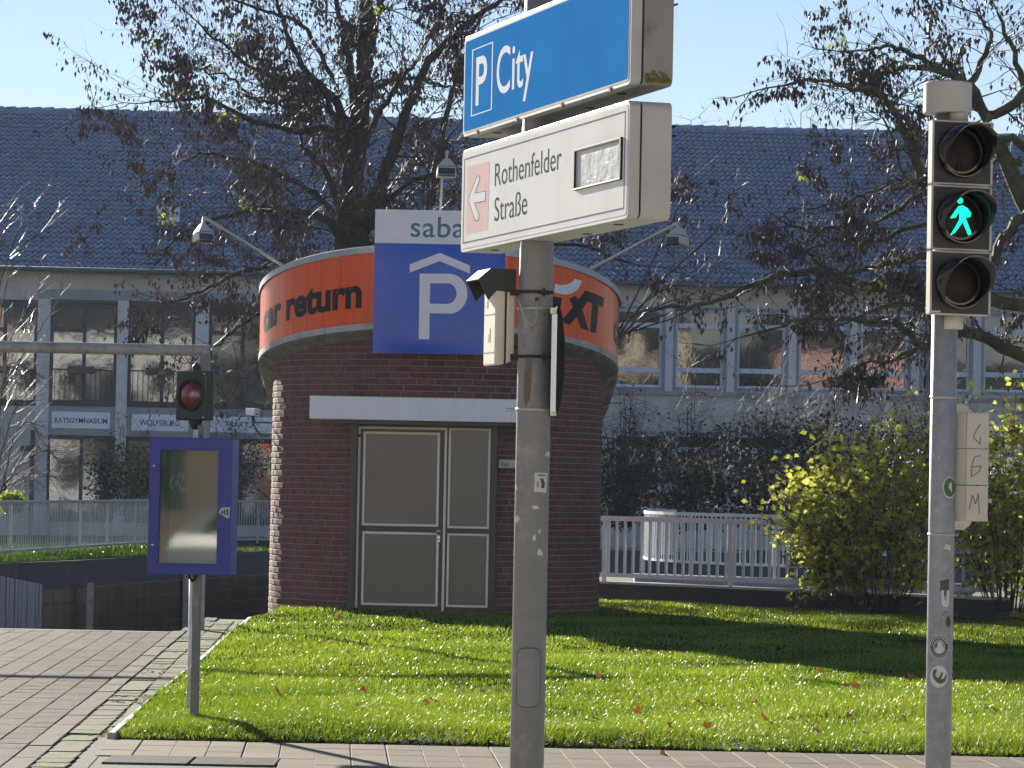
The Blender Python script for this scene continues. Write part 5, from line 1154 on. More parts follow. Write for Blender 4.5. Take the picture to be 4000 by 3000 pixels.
# ================================================================== VEGETATION
class Veg:
    def __init__(self, seed): self.r = random.Random(seed); self.b = MB(); self.tw = MB(); self.lv = MB(); self.lv2 = MB()
    def path(self, pts, r0, r1, n=7, wob=.0, sub=4):
        P = smooth([Vector(p) for p in pts], sub)
        if wob: P = [P[0]]+[p+Vector((self.r.uniform(-1, 1), self.r.uniform(-1, 1), self.r.uniform(-1, 1)))*wob for p in P[1:]]
        N = len(P); R = [r0+(r1-r0)*(i/(N-1))**.8 for i in range(N)]
        self.b.tube(P, R, n, cap=False); return P, R
    def twig(self, p, d, L, r, depth, up=.1, leaf=None, leaf_n=0, wander=.35, split=.6, n=3):
        segs = max(3, int(L/.16)) if depth else max(2, int(L/.12)); pts = [p]; dd = d.normalized(); st = L/segs; R = self.r
        for i in range(segs):
            dd = (dd+Vector((R.uniform(-1, 1), R.uniform(-1, 1), R.uniform(-1, 1)+up))*wander*.5).normalized(); pts.append(pts[-1]+dd*st)
            if depth and R.random() < split:
                ax = Vector((R.uniform(-1, 1), R.uniform(-1, 1), R.uniform(-1, 1))); nd = (dd+ax*.9).normalized()
                self.twig(pts[-1], nd, L*R.uniform(.35, .65), r*.6, depth-1, up, leaf, leaf_n, wander, split, 3)
            if leaf and not (depth > 1):
                for _ in range(leaf_n):
                    if R.random() < .75: leaf(self, pts[-1])
        self.tw.tube(pts, [r*(1-.75*i/segs) for i in range(segs+1)], n, cap=False)
    def leafq(self, mb, p, size, hang=.7, w=.45):
        R = self.r; a = R.uniform(0, 6.283); d = Vector((math.cos(a)*(1-hang)+R.uniform(-.25, .25), math.sin(a)*(1-hang)+R.uniform(-.25, .25), -hang+R.uniform(-.3, .3))).normalized()
        s = d.cross(Vector((R.uniform(-1, 1), R.uniform(-1, 1), R.uniform(-.3, .3)))).normalized()*size*w/2; L = d*size; nrm = d.cross(s).normalized()*size*.12
        i = len(mb.v); mb.v += [p, p+L*.35+s+nrm, p+L, p+L*.4-s+nrm, p+L*.5-nrm*.3]; mb.face((i, i+1, i+2, i+4)); mb.face((i, i+4, i+2, i+3))
    def finish(self, t, bark, twm, leafm, leafm2=None, names=('limbs', 'twigs', 'leaves')):
        if self.b.v: self.b.build(names[0], bark, t, fixn=False)
        if self.tw.v: self.tw.build(names[1], twm, t, fixn=False)
        if self.lv.v: self.lv.build(names[2], leafm, t, fixn=False)
        if self.lv2.v: self.lv2.build('green_leaves', leafm2, t, fixn=False)
def limb_from_px(V, pts, Y, r0, r1, spread=.0, dens=1.0, tw_len=1.6, up=.05, leaf=None, leaf_n=2, depth=2, n=7, Yend=None):
    N = len(pts); P3 = []
    for i, (x, y) in enumerate(pts):
        yy = Y+(0 if Yend is None else (Yend-Y)*i/(N-1)); P3.append(at(x, y, yy))
    P, R = V.path(P3, r0, r1, n, wob=.035)
    for i in range(2, len(P)):
        k = dens*(.5+i/len(P))
        while k > 0:
            if V.r.random() < k:
                d = (P[i]-P[i-1]).normalized(); a = V.r.uniform(0, 6.283); o = Vector((math.cos(a), math.sin(a), V.r.uniform(-.7, .9)))
                V.twig(P[i], (d*.5+o*.8), tw_len*V.r.uniform(.5, 1.2), max(.009, R[i]*.28), depth, up, leaf, leaf_n)
            k -= 1
    V.twig(P[-1], P[-1]-P[-2], tw_len, R[-1]*.9, depth, up, leaf, leaf_n)
    return P
def pod_leaf(V, p):
    if V.r.random() < .9975:
        q_ = math.sin(p.x*3.1+p.z*2.3)+math.sin(p.z*4.7-p.x*2.2+p.y)
        for _ in range(6 if q_ > .95 else 1 if q_ > -.1 else (V.r.random() < .35)): V.leafq(V.lv, p+Vector((V.r.uniform(-.09, .09), V.r.uniform(-.09, .09), V.r.uniform(-.09, .03))), V.r.uniform(.08, .14), .8, .48)
    else:
        for _ in range(14): V.leafq(V.lv2, p+Vector((V.r.uniform(-.2, .2), V.r.uniform(-.12, .12), V.r.uniform(-.1, .1))), V.r.uniform(.07, .12), .5, .6)
# --- big tree behind the rotunda
YT1 = 70
V = Veg(5); T = thing('tree', 'tall dark tree with dead brown leaves rising right behind the rotunda', 'tree', (at(1345, 2300, YT1).x, YT1, 0))
trunk = MB(); tp_ = [at(1325, 2300, YT1), at(1335, 1600, YT1), at(1352, 965, YT1), at(1375, 700, YT1), at(1397, 560, YT1), at(1412, 430, YT1), at(1424, 200, YT1), at(1432, 0, YT1), at(1440, -330, YT1)]
tr_ = [.34, .29, .255, .235, .19, .165, .15, .13, .05]; P = smooth(tp_, 4); Rr_ = [np.interp(i/4, range(9), tr_) for i in range(len(P))]
trunk.tube(P, Rr_, 12, cap=False); trunk.build('trunk', M['bark'], T, fixn=False)
LM = [([(1415, 330), (1445, 180), (1470, 60), (1480, 0), (1515, -230)], .14, .05, 70.5, 71),
 ([(1380, 600), (1345, 470), (1300, 380), (1240, 330), (1180, 250), (1120, 120), (1060, -60)], .12, .03, 70, 68),
 ([(1398, 480), (1370, 290), (1352, 170), (1325, 60), (1280, -120)], .11, .04, 70, 69),
 ([(1352, 560), (1330, 500), (1285, 420), (1241, 313), (1120, 307), (1000, 271), (880, 180), (790, 110)], .09, .02, 70, 67),
 ([(1360, 640), (1301, 512), (1120, 506), (1000, 476), (844, 398), (723, 386), (590, 405)], .085, .018, 70, 66.5),
 ([(1361, 964), (1300, 880), (1241, 844), (1120, 826), (1000, 818), (860, 850), (720, 900)], .11, .03, 70, 66),
 ([(1355, 900), (1301, 723), (1215, 600), (1181, 573), (1133, 386), (1060, 260)], .085, .02, 70, 71),
 ([(1400, 980), (1425, 880), (1470, 760), (1543, 560), (1603, 410), (1681, 229), (1814, 108), (1904, 36), (2010, -40)], .16, .04, 70, 68),
 ([(1405, 640), (1434, 540), (1512, 392), (1573, 301), (1640, 220), (1720, 60), (1760, -80)], .085, .02, 70, 73),
 ([(1400, 900), (1422, 814), (1512, 784), (1603, 711), (1723, 680), (1840, 650)], .09, .02, 70, 66),
 ([(1640, 940), (1675, 800), (1717, 600), (1729, 524), (1760, 380), (1820, 200), (1880, 60)], .12, .03, 73, 74),
 ([(1350, 900), (1250, 780), (1130, 700), (1000, 640), (880, 610), (780, 600), (700, 640)], .08, .02, 70, 74),
 ([(1350, 1100), (1240, 1060), (1100, 1030), (960, 1060), (820, 1120), (700, 1180)], .09, .02, 70, 66),
 ([(1345, 1200), (1230, 1180), (1080, 1200), (960, 1260), (860, 1340), (780, 1400)], .08, .02, 70, 67),
 ([(1380, 980), (1600, 900), (1800, 860), (2000, 880), (2200, 900), (2400, 880)], .09, .02, 71, 68),
 ([(1390, 1050), (1650, 1000), (1950, 950), (2250, 960), (2450, 1020)], .08, .02, 72, 69),
 ([(1410, 400), (1500, 330), (1600, 300), (1700, 330), (1790, 330), (1860, 300)], .06, .015, 70, 72),
 ([(1130, 386), (1050, 400), (980, 380), (900, 300), (820, 290), (760, 260)], .04, .012, 70, 68),
 ([(1300, 300), (1200, 120), (1100, 60), (960, 20), (800, -60), (700, -120)], .05, .015, 69, 66)]
for pts, r0, r1, ya, yb in LM: limb_from_px(V, pts, ya, r0, r1, dens=1.0, tw_len=1.5, up=.0, leaf=pod_leaf, leaf_n=1, depth=2, Yend=yb)
V.finish(T, M['bark'], M['twig'], M['dead_leaf'], M['green_leaf'])
# --- tree at the right
YT2 = 62; V = Veg(21); xx = at(4180, 2300, YT2)
T = thing('tree', 'gnarled spreading tree with mossy limbs behind the pedestrian signal at right', 'tree', (xx.x, YT2, 0))
trunk = MB(); P = smooth([at(4200, 2400, YT2), at(4190, 1800, YT2), at(4170, 1350, YT2), at(4120, 1000, YT2), at(4000, 780, YT2), at(3900, 560, YT2)], 4); trunk.tube(P, [.36-.24*i/(len(P)-1) for i in range(len(P))], 12, cap=False); trunk.build('trunk', M['bark_moss'], T, fixn=False)
LM = [([(3860, 1130), (3720, 900), (3640, 780), (3591, 663), (3567, 573), (3530, 500), (3476, 410), (3422, 356), (3338, 350), (3271, 325), (3181, 313), (3075, 325)], .12, .022, 62, 59),
 ([(3860, 470), (3784, 340), (3741, 310), (3693, 283), (3603, 229), (3512, 193), (3440, 180), (3380, 200)], .10, .02, 62, 60),
 ([(3741, 310), (3693, 283), (3560, 265), (3500, 268), (3440, 300), (3434, 356)], .06, .03, 61, 60.4),
 ([(3784, 330), (3844, 211), (3868, 150), (3845, 90), (3800, 40)], .07, .015, 62, 63),
 ([(4050, 330), (3904, 446), (3838, 434), (3784, 330)], .10, .07, 62, 62),
 ([(4150, 1350), (4000, 1386), (3844, 1319), (3754, 1301), (3609, 1350), (3543, 1295), (3482, 1259), (3362, 1253), (3150, 1247), (3000, 1290)], .14, .02, 62, 58.5),
 ([(4150, 1200), (3850, 1170), (3609, 1140), (3530, 1133), (3362, 1115), (3241, 1078), (3169, 1060), (3060, 1070), (2900, 1130), (2760, 1190), (2603, 1199), (2440, 1240)], .13, .02, 62, 57.5),
 ([(3620, 1000), (3512, 1018), (3392, 1048), (3270, 1066), (3200, 1030), (3120, 960)], .07, .02, 61, 59),
 ([(4120, 820), (4000, 844), (3904, 965), (3850, 1040), (3700, 1130), (3560, 1180), (3430, 1200)], .13, .03, 62, 60),
 ([(4100, 700), (3990, 560), (3910, 545), (3800, 580), (3700, 640), (3560, 720), (3440, 740), (3350, 770), (3260, 800)], .09, .02, 62, 60),
 ([(3600, 760), (3450, 860), (3300, 880), (3180, 900), (3080, 880)], .05, .015, 61, 59),
 ([(3680, 860), (3520, 900), (3400, 950), (3250, 940), (3120, 1000), (3050, 1020)], .05, .015, 61, 60),
 ([(4160, 900), (4080, 600), (4010, 380), (3960, 200), (3900, 60)], .12, .03, 62, 63),
 ([(3609, 1350), (3500, 1400), (3380, 1420), (3280, 1480)], .05, .015, 61, 60),
 ([(3700, 750), (3620, 700), (3540, 690), (3460, 480), (3420, 470)], .04, .012, 61, 61),
 ([(3990, 640), (3900, 620), (3860, 660), (3800, 640)], .06, .02, 62, 62)]
for pts, r0, r1, ya, yb in LM: limb_from_px(V, pts, ya, r0, r1, dens=.9, tw_len=1.1, up=.12, leaf=pod_leaf, leaf_n=1, depth=2, Yend=yb)
V.finish(T, M['bark_moss'], M['twig'], M['dead_leaf'], M['green_leaf'])
# --- distant thin tree behind the roof
def bare_tree(label, px, Y, ytop, ybase, seed, lean=0, r=.10, spread=1.3, nst=5, depth=3, leafy=None, tw='twig', tl=2.2):
    V = Veg(seed); b0 = at(px, ybase, Y); t = thing('bare_tree', label, 'tree', (b0.x, Y, b0.z)); H = at(px, ytop, Y).z-b0.z
    for k in range(nst):
        a = V.r.uniform(0, 6.283); s_ = spread*V.r.uniform(.3, 1); top = b0+Vector((math.cos(a)*s_+lean*H, math.sin(a)*s_*.6, H*V.r.uniform(.75, 1)))
        mid = b0.lerp(top, .5)+Vector((math.cos(a)*s_*.15, 0, 0)); P, R = V.path([b0+Vector((V.r.uniform(-.1, .1), V.r.uniform(-.1, .1), 0)), mid, top], r*V.r.uniform(.6, 1), .012, 5, wob=.03, sub=9)
        for i in range(4, len(P)):
            for _ in range(2):
                o = Vector((V.r.uniform(-1, 1), V.r.uniform(-1, 1), V.r.uniform(-.1, 1))); V.twig(P[i], o, tl*V.r.uniform(.4, 1)*(1.1-.5*i/len(P)), max(.01, R[i]*.4), depth-1, .25, leafy, 1 if leafy else 0, .3, .55)
    V.finish(t, M['bark'], M[tw], M['dead_leaf'], M['green_leaf']); return t
def few_leaf(V, p):
    if V.r.random() < .12: V.leafq(V.lv, p, .14, .5, .5)
bare_tree('thin bare tree showing above the school roof ridge left of the signal', 3160, 136, 345, 2000, 31, r=.16, spread=2.4, nst=7, leafy=few_leaf, tl=2.6)
bare_tree('tiny bare tree top poking over the school ridge right of the sign boxes', 2790, 138, 445, 2000, 32, r=.12, spread=1.3, nst=4, leafy=few_leaf, tl=2.2)
# --- glossy bare shoots left and right (young trees in front of the school)
def shoots(label, base_px, Y, tips, seed, m='twig_pale', r=.018, tl=.9, droop=False):
    V = Veg(seed); b0 = at(base_px[0], base_px[1], Y); t = thing('bare_tree', label, 'tree', (b0.x, Y, 0))
    for tip in tips:
        pts = [b0]+[at(x, y, Y+V.r.uniform(-.6, .6)) for x, y in tip]; P, R = V.path(pts, r, .006, 5, wob=.012, sub=8)
        for i in range(5, len(P), 2):
            for _ in range(1 if not droop else 2):
                dr_ = (P[i]-P[i-1]).normalized(); o = dr_+Vector((V.r.uniform(-1, 1), V.r.uniform(-1, 1), V.r.uniform(-.6, .6)))*.8; V.twig(P[i], o, tl*V.r.uniform(.3, 1), .006, 1, .1 if not droop else -.5, None, 0, .22, .5)
    V.finish(t, M['bark'], M[m], M['dead_leaf']); return t
shoots('slender bare birch with shining shoots in front of the school at far left', (-60, 2050), 72, [[(-40, 1500), (-20, 1200), (70, 910), (150, 800), (225, 672)], [(-30, 1500), (0, 1250), (30, 1100), (90, 960), (165, 905), (200, 850)], [(-40, 1450), (-10, 1150), (-10, 990), (30, 870), (55, 820)], [(-30, 1500), (60, 1290), (110, 1200), (150, 1120), (160, 1010)], [(-20, 1500), (80, 1400), (180, 1250), (235, 1150), (240, 1100)], [(-50, 1500), (-60, 1200), (-30, 950), (20, 800)], [(-20, 1600), (60, 1450), (110, 1330), (120, 1250)], [(-40, 1600), (30, 1500), (100, 1460), (160, 1490)], [(-40, 1700), (20, 1600), (80, 1540)]], 41, tl=1.0)
shoots('dark weeping shrub in front of the school wall at far left', (-40, 2080), 68, [[(0, 1800), (60, 1600), (140, 1540)], [(-10, 1700), (20, 1500), (90, 1430), (150, 1500)], [(20, 1900), (90, 1800), (180, 1760), (215, 1790)], [(10, 1900), (60, 1700), (120, 1650), (160, 1720)], [(0, 1950), (40, 1850), (100, 1870)], [(-10, 1900), (0, 1600), (30, 1400), (60, 1350)], [(0, 1950), (80, 1880), (150, 1850), (230, 1870)]], 42, m='twig', tl=1.1, droop=True)
shoots('pale glossy young shoots crossing the school roof right of the sign boxes', (2400, 1330), 60, [[(2560, 1000), (2640, 830), (2722, 622)], [(2600, 1080), (2800, 900), (2860, 780), (2915, 690)], [(2520, 1180), (2700, 1080), (2850, 1000), (2905, 910)], [(2560, 1200), (2720, 1140), (2820, 980)], [(2540, 1250), (2700, 1200), (2900, 1150), (3000, 1080)], [(2480, 1290), (2640, 1240), (2760, 1160), (2830, 1060)]], 43, tl=.7)
# --- dark shrubs before the school, right of the rotunda
def shrub(label, px, ybase, Y, w, h, seed, nst, leaf_m, leaf_size, nleaf, twm='twig', leafm2=None, core=0.0, cat='shrub', hang=.3, arch=.5, leaves_low=0.0, r=.016, tw=.5, name='shrub', frac2=.3):
    V = Veg(seed); b0 = at(px, ybase, Y); b0.z = max(b0.z, -.05); t = thing(name, label, cat, b0)
    def lf(V, p):
        if leaves_low and V.r.random() > leaves_low and p.z-b0.z > h*.6: return
        for _ in range(nleaf):
            mb = V.lv2 if (leafm2 and V.r.random() < frac2) else V.lv
            V.leafq(mb, p+Vector((V.r.uniform(-1, 1), V.r.uniform(-1, 1), V.r.uniform(-1, 1)))*leaf_size, leaf_size*V.r.uniform(.6, 1.25), hang, .72)
    for k in range(nst):
        a = V.r.uniform(0, 6.283); q = math.sqrt(V.r.random()); sx, sy = math.cos(a)*w*q, math.sin(a)*w*q*.7; hh = h*math.sqrt(max(.1, 1-q*q*.75))*V.r.uniform(.7, 1.05)
        st0 = b0+Vector((sx*.25, sy*.25, 0)); mid = b0+Vector((sx*.6, sy*.6, hh*.62)); top = b0+Vector((sx*1.05, sy, hh*(1-arch*.15*q)))
        P, R = V.path([st0, mid, top], r*V.r.uniform(.7, 1.2), .004, 4, wob=.02, sub=6)
        for i in range(2, len(P)):
            for _ in range(2):
                o = Vector((V.r.uniform(-1, 1), V.r.uniform(-1, 1), V.r.uniform(-.4, .8))); V.twig(P[i], o, tw*V.r.uniform(.4, 1.1), .006, 1, .05, lf, 1, .3, .4)
    V.finish(t, M['bark'], M[twm], leaf_m, leafm2); return t
for i, (px, yb, Y, w, h, lab) in enumerate(((2440, 2060, 88, 1.3, 3.6, 'dark twiggy shrub against the school just right of the rotunda'), (2700, 2070, 86, 1.5, 4.0, 'second dark shrub right of the rotunda, below the third school window'), (2980, 2070, 85, 1.6, 4.2, 'dark leafless shrub in the shade between the railing and the school'), (3250, 2080, 84, 1.6, 4.6, 'dark shrub behind the top left of the yellow bush'), (3560, 2080, 84, 1.5, 4.4, 'dark shrub directly behind the yellow bushes'))):
    shrub(lab, px, yb, Y, w, h, 50+i, 20, M['ever_leaf'], .085, 1, leaves_low=.05, r=.03, tw=1.0)
for i, (px, Y, w, h, lab) in enumerate(((2480, 82, 1.7, 2.3, 'low dense evergreen bush right beside the rotunda'), (2800, 80, 1.8, 2.2, 'low dense evergreen bush behind the curved railing'), (3120, 79, 1.9, 2.4, 'low dense evergreen bush left of the yellow bush'), (3480, 80, 2.0, 2.4, 'low dense evergreen bush behind the yellow bush'))):
    shrub(lab, px, 2080, Y, w, h, 60+i, 11, M['ever_leaf'], .12, 1, hang=.4, tw=.7)
# --- bright yellow green bushes at the right
shrub('big bush with yellow green autumn leaves left of the signal pole', 3420, 2385, 50.5, 1.6, 3.05, 71, 44, M['yellow_leaf'], .115, 1, leafm2=M['olive_leaf'], r=.013, tw=.5, twm='twig_pale', frac2=.14)
shrub('yellow green bush right of the signal pole at the picture edge', 3940, 2390, 49.5, 1.3, 3.1, 72, 36, M['yellow_leaf'], .115, 1, leafm2=M['olive_leaf'], r=.014, tw=.5, twm='twig_pale', frac2=.25)
shrub('small outer bush with pale green leaves at the left foot of the yellow bush', 3235, 2375, 51, .8, 2.2, 73, 16, M['yellow_leaf'], .085, 2, leafm2=M['olive_leaf'], r=.010, tw=.42, frac2=.3)
shrub('reddish twiggy shrub above and behind the yellow bushes', 3600, 2300, 57, 1.6, 3.7, 74, 12, M['dead_leaf'], .07, 1, twm='twig_pale', r=.012, tw=.6, leaves_low=.35)
shrub('brown bare shrub between the signal pole and the right edge', 3900, 2300, 56, 1.2, 3.6, 75, 10, M['dead_leaf'], .07, 1, twm='twig_pale', r=.012, tw=.6, leaves_low=.3)
# left: shrubs in front of the left facade
shrub('dark upright shrub before the ground floor windows left of the cabinet', 425, 2040, 95, .4, 2.6, 76, 16, M['ever_leaf'], .10, 1, leaves_low=.25, r=.02, tw=.5)
shrub('light twiggy sapling with a few green leaves before the school name boards', 500, 2040, 90, .7, 3.2, 77, 9, M['dead_leaf'], .08, 1, leafm2=M['green_leaf'], r=.014, tw=.7, leaves_low=.2, frac2=.5)
shrub('bare shrub before the TRAKT board, between cabinet and rotunda', 900, 2040, 92, 1.2, 3.4, 78, 14, M['dead_leaf'], .08, 1, leafm2=M['green_leaf'], r=.016, tw=.8, leaves_low=.2, frac2=.3)
shrub('small fresh green plant behind the railing at far left', 50, 1990, 66, .16, .24, 79, 7, M['green_leaf'], .10, 2, tw=.12, r=.006)

# ================================================================== GRASS
def blades(name, area, parent=None, seed=1):
    r = np.random.default_rng(seed); out = []
    for (y0, y1, dens, hgt, wid) in area:
        n = int(dens*(y1-y0)*1.0*1); ys = r.uniform(y0, y1, int(dens*(y1-y0)*14)); 
        half = ys*(2080/13880); xs = -half+r.uniform(0, 1, len(ys))*(2*half+3.4); gx = -2.63-.0284*(ys-24.3)+.02+.03*np.sin(ys*9)
        k = (xs > gx) & (((xs-CX)**2+(ys-CY)**2) > (RB-.02)**2)
        yw = (A.y+(B.y-A.y)*(xs-A.x)/(B.x-A.x))
        k &= ys < np.where(xs > .5, yw-.12, 99)
        k &= (xs > -3.1) | (ys < 45)
        xs, ys = xs[k], ys[k]; out.append((xs, ys, np.full(len(xs), hgt), np.full(len(xs), wid)))
    X, Y, H, Wd = [np.concatenate([o[i] for o in out]) for i in range(4)]; n = len(X)
    t = np.clip((Y-PAVE_Y)/.75, 0, 1); Z = .075*t*t*(3-2*t)-.018+.022*np.sin(X*1.1+Y*.6)*t+.012*np.sin(X*2.7-Y*1.3)*t
    patch = .5+.5*np.sin(X*1.9+2*np.sin(Y*.8))*np.sin(Y*1.1+1.3*np.sin(X*1.4)); Hh = H*r.uniform(.45, 1.15, n)*(.72+.45*patch)
    ed0 = PAVE_Y+.09+.16*(1+np.sin(X*5.3)*np.sin(X*2.1+1))*r.random(n); keep = Y > ed0; X, Y, H, Wd, t, Z, patch, Hh = [q[keep] for q in (X, Y, H, Wd, t, Z, patch, Hh)]; n = len(X); edge = np.exp(-((Y-PAVE_Y)/.5)**2); Hh *= (1+.5*edge*r.random(n)); Hh *= np.where(Y < PAVE_Y+.10, .5, 1)
    a = r.uniform(0, 2*np.pi, n); bare = np.sin(X*4.1+1.7*np.sin(Y*2.3))+np.sin(Y*3.7-X*1.9+2)*.8; Hh *= np.where(bare > 1.45, .62, 1); lean = r.uniform(.1, .95, n)*Hh; la = r.uniform(0, 2*np.pi, n)
    dx, dy = np.cos(a)*Wd/2, np.sin(a)*Wd/2; lx, ly = np.cos(la)*lean, np.sin(la)*lean-.35*Hh*np.exp(-((Y-PAVE_Y)/.22)**2)
    v = np.zeros((n, 5, 3)); v[:, 0] = np.stack([X-dx, Y-dy, Z], 1); v[:, 1] = np.stack([X+dx, Y+dy, Z], 1)
    v[:, 2] = np.stack([X+dx*.8+lx*.35, Y+dy*.8+ly*.35, Z+Hh*.6], 1); v[:, 3] = np.stack([X-dx*.8+lx*.35, Y-dy*.8+ly*.35, Z+Hh*.6], 1); v[:, 4] = np.stack([X+lx, Y+ly, Z+Hh*.98], 1)
    me = bpy.data.meshes.new(name); me.vertices.add(n*5); me.vertices.foreach_set('co', v.reshape(-1)); 
    base = np.arange(n)[:, None]*5; li = np.concatenate([base+np.array([0, 1, 2, 3]), base+np.array([3, 2, 4])], 1).reshape(-1); me.loops.add(n*7); me.loops.foreach_set('vertex_index', li.astype(np.int32))
    me.polygons.add(n*2); ls = np.stack([np.arange(n)*7, np.arange(n)*7+4], 1).reshape(-1); lt = np.tile([4, 3], n); me.polygons.foreach_set('loop_start', ls.astype(np.int32)); me.polygons.foreach_set('loop_total', lt.astype(np.int32))
    at_ = me.attributes.new('tint', 'FLOAT', 'POINT'); tv = np.repeat(np.clip(r.normal(.5, .22, n)*.7+patch*.3, 0, 1), 5); at_.data.foreach_set('value', tv.astype(np.float32))
    me.update(calc_edges=True); me.validate(); me.materials.append(M['grass']); o = bpy.data.objects.new(name, me); COL.objects.link(o); o['kind'] = 'stuff'; tag(o, 'short bright green lawn grass, wet and shining in the sun', 'grass'); return o
def grass_mat():
    m = bpy.data.materials.new('grass_blade'); m.use_nodes = True; n = m.node_tree.nodes; L = m.node_tree.links; b = n['Principled BSDF']
    at_ = n.new('ShaderNodeAttribute'); at_.attribute_name = 'tint'; cr = n.new('ShaderNodeValToRGB'); e = cr.color_ramp.elements
    e[0].position = 0; e[0].color = (.042, .085, .008, 1); e[1].position = 1; e[1].color = (.27, .30, .034, 1); x = e.new(.5); x.color = (.12, .185, .015, 1)
    L.new(at_.outputs['Fac'], cr.inputs[0]); L.new(cr.outputs[0], b.inputs['Base Color']); b.inputs['Roughness'].default_value = .40; b.inputs['Specular IOR Level'].default_value = .32
    tr = n.new('ShaderNodeBsdfTranslucent'); br_ = n.new('ShaderNodeMix'); br_.data_type = 'RGBA'; br_.blend_type = 'MULTIPLY'; br_.inputs[0].default_value = 1; br_.inputs[7].default_value = (1.5, 1.5, .9, 1); L.new(cr.outputs[0], br_.inputs[6]); L.new(br_.outputs[2], tr.inputs[0])
    ms = n.new('ShaderNodeMixShader'); ms.inputs[0].default_value = .5; L.new(b.outputs[0], ms.inputs[1]); L.new(tr.outputs[0], ms.inputs[2]); L.new(ms.outputs[0], n['Material Output'].inputs[0]); return m
M['grass'] = grass_mat()
blades('lawn_grass', [(PAVE_Y+.03, 26, 4300, .044, .0045), (26, 30, 2500, .043, .0055), (30, 37, 1300, .042, .0075), (37, 53.6, 600, .042, .0105)])
# grass on the bank behind the ramp wall
r = random.Random(4); b = MB()
for _ in range(15000):
    s = r.uniform(12, WL-.5); p, d = wf(s); n = Vector((-d.y, d.x, 0)); q = p+n*(.3+r.random()**1.5*5)+Vector((0, 0, .33)); a = r.uniform(0, 6.28); h_ = r.uniform(.03, .09); w_ = Vector((math.cos(a), math.sin(a), 0))*.012
    i = len(b.v); b.v += [q-w_, q+w_, q+Vector((r.uniform(-.04, .04), r.uniform(-.04, .04), h_))]; b.face((i, i+1, i+2))
tag(b.build('bank_grass', M['grass'], kind='stuff', fixn=False), 'thin strip of bright grass on top of the ramp wall at left', 'grass')
# frosty clods and moss along the lawn edge
b = MB(); r = random.Random(9)
for _ in range(1500):
    x = r.uniform(-2.6, 3.8); y = PAVE_Y+.0+abs(r.gauss(0, .10)); s_ = r.uniform(.006, .02); p = Vector((x, y, lawn_z(x, y)+.012))
    b.lathe(p, (r.uniform(-1, 1), r.uniform(-1, 1), 1), [(-s_*.5, 0), (0, s_), (s_*.4, 0)], 5, caps=False)
tag(b.build('edge_soil_crumbs', M['soil'], kind='stuff'), 'dark soil and moss crumbs along the front edge of the lawn', 'soil')
b = MB()
for _ in range(420):
    x = r.choice([r.uniform(-2.5, 3.6), r.gauss(.6, .25), r.gauss(1.5, .2), r.gauss(-.6, .2)]); y = PAVE_Y+.08+abs(r.gauss(0, .12)); p = Vector((x, y, lawn_z(x, y)+r.uniform(.01, .045))); s_ = r.uniform(.008, .022); a = r.uniform(0, 6.28)
    u = Vector((math.cos(a), math.sin(a), r.uniform(-.4, .6)))*s_; v = Vector((-math.sin(a), math.cos(a), r.uniform(-.2, .6)))*s_*.5; i = len(b.v); b.v += [p-u, p-v, p+u, p+v]; b.face((i, i+1, i+2, i+3))
tag(b.build('edge_litter', M['frost'], kind='stuff', fixn=False), 'pale frosty leaf litter scattered along the lawn edge', 'litter')
# moss in the joints of the strip
b = MB()
for _ in range(2600):
    y = r.uniform(23.6, 44.5); x = r.uniform(K(y)+.03, G(max(y, 24))); 
    if y < 24.1 and x > -2.75: continue
    if math.sin(x*7+y*2.1)+math.sin(y*3.3-x*3) < .1: continue
    s_ = r.uniform(.006, .020); p = Vector((x, y, .003)); b.lathe(p, (r.uniform(-.2, .2), r.uniform(-.2, .2), 1), [(0, s_), (s_*.2, s_*.6), (s_*.25, 0)], 6, caps=False)
tag(b.build('joint_moss', M['moss'], kind='stuff'), 'cushions of moss in the joints of the old paver strip', 'moss')
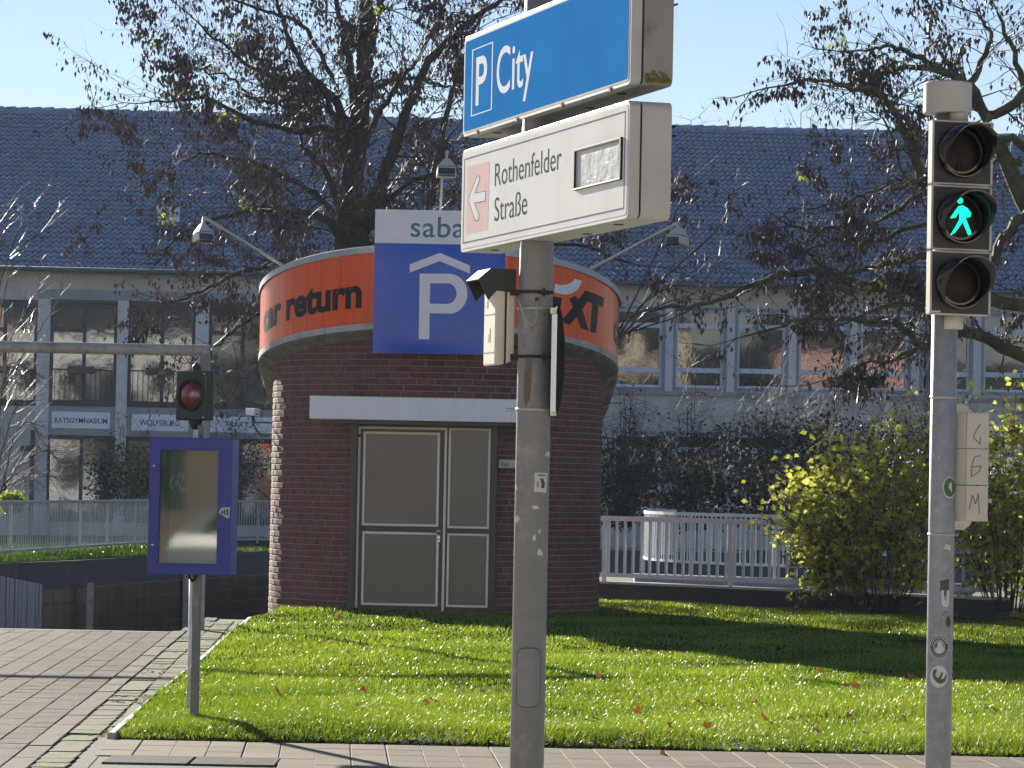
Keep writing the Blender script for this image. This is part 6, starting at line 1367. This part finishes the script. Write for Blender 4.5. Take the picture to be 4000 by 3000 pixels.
# ================================================================== FALLEN LEAVES
leaf_spots = [(1187, 2565), (1302, 2645), (1318, 2672), (1380, 2672), (1360, 2565), (1633, 2596), (1884, 2700), (1086, 2730), (1398, 2788), (1420, 2702), (1534, 2645), (1665, 2765), (1695, 2762), (1325, 2412), (1538, 2432), (1630, 2474), (1110, 2430), (974, 2600), (870, 2712), (805, 2650), (2080, 2792), (2244, 2790), (2335, 2655), (2498, 2750), (2505, 2840), (2612, 2850), (2730, 2748), (2812, 2778), (2762, 2845), (2695, 2612), (2742, 2612), (2910, 2600), (2950, 2760), (2985, 2812), (2305, 2838), (2330, 2825), (2493, 2775), (3342, 2697), (3304, 2695), (3206, 2625), (3584, 2632), (3560, 2640), (3316, 2805), (3362, 2750), (3530, 2820), (3862, 2790), (3885, 2800), (3190, 2850), (3030, 2885), (3380, 2865), (2590, 2905), (1960, 2740), (1440, 2545), (1245, 2530), (3100, 2660), (3730, 2870)]
r = random.Random(12)
def leaf_mesh(seed):
    r = random.Random(seed); v = [(0, 0, 0)]; pts = []
    for k in range(15):
        a = 2*math.pi*k/15; rad = (1 if k % 3 == 0 else .52 if k % 3 == 1 else .60)*r.uniform(.8, 1.15); pts.append((math.cos(a)*rad, math.sin(a)*rad, r.uniform(.0, .35)*rad))
    v += pts; f = [(0, 1+k, 1+(k+1) % 15) for k in range(15)]; me = bpy.data.meshes.new('fallen_leaf'); me.from_pydata(v, [], f); me.materials.append(M['fall_leaf']); return me
lms = [leaf_mesh(i) for i in range(5)]
for i, (x, y) in enumerate(leaf_spots):
    Yd = 13880*1.68/(y-(1900+.0195*(x-2000))); p = at(x, y, Yd); p.z = lawn_z(p.x, p.y)+.045 if p.y > PAVE_Y else .01
    o = bpy.data.objects.new('fallen_leaf', lms[i % 5]); COL.objects.link(o); o.location = p; s_ = r.uniform(.035, .065); o.scale = (s_, s_*.8, s_); o.rotation_euler = (r.uniform(-.9, .9), r.uniform(-.9, .9), r.uniform(0, 6.28))
    tag(o, 'small rusty brown fallen leaf lying on the sunny lawn', 'leaf', 'fallen leaves on the lawn')
# ================================================================== AIR
hm = bpy.data.materials.new('haze'); hm.use_nodes = True; hn = hm.node_tree; hn.nodes.clear()
ho = hn.nodes.new('ShaderNodeOutputMaterial'); hv = hn.nodes.new('ShaderNodeVolumePrincipled'); hn.links.new(hv.outputs[0], ho.inputs['Volume'])
hv.inputs['Color'].default_value = (.62, .78, 1.0, 1); hv.inputs['Density'].default_value = .00016; hv.inputs['Anisotropy'].default_value = .3
b = MB(); b.box(-501, 501, -121, 901, -5, 26); haze = b.build('haze', hm, kind='stuff')
tag(haze, 'thin bright morning haze hanging over the whole square', 'haze')
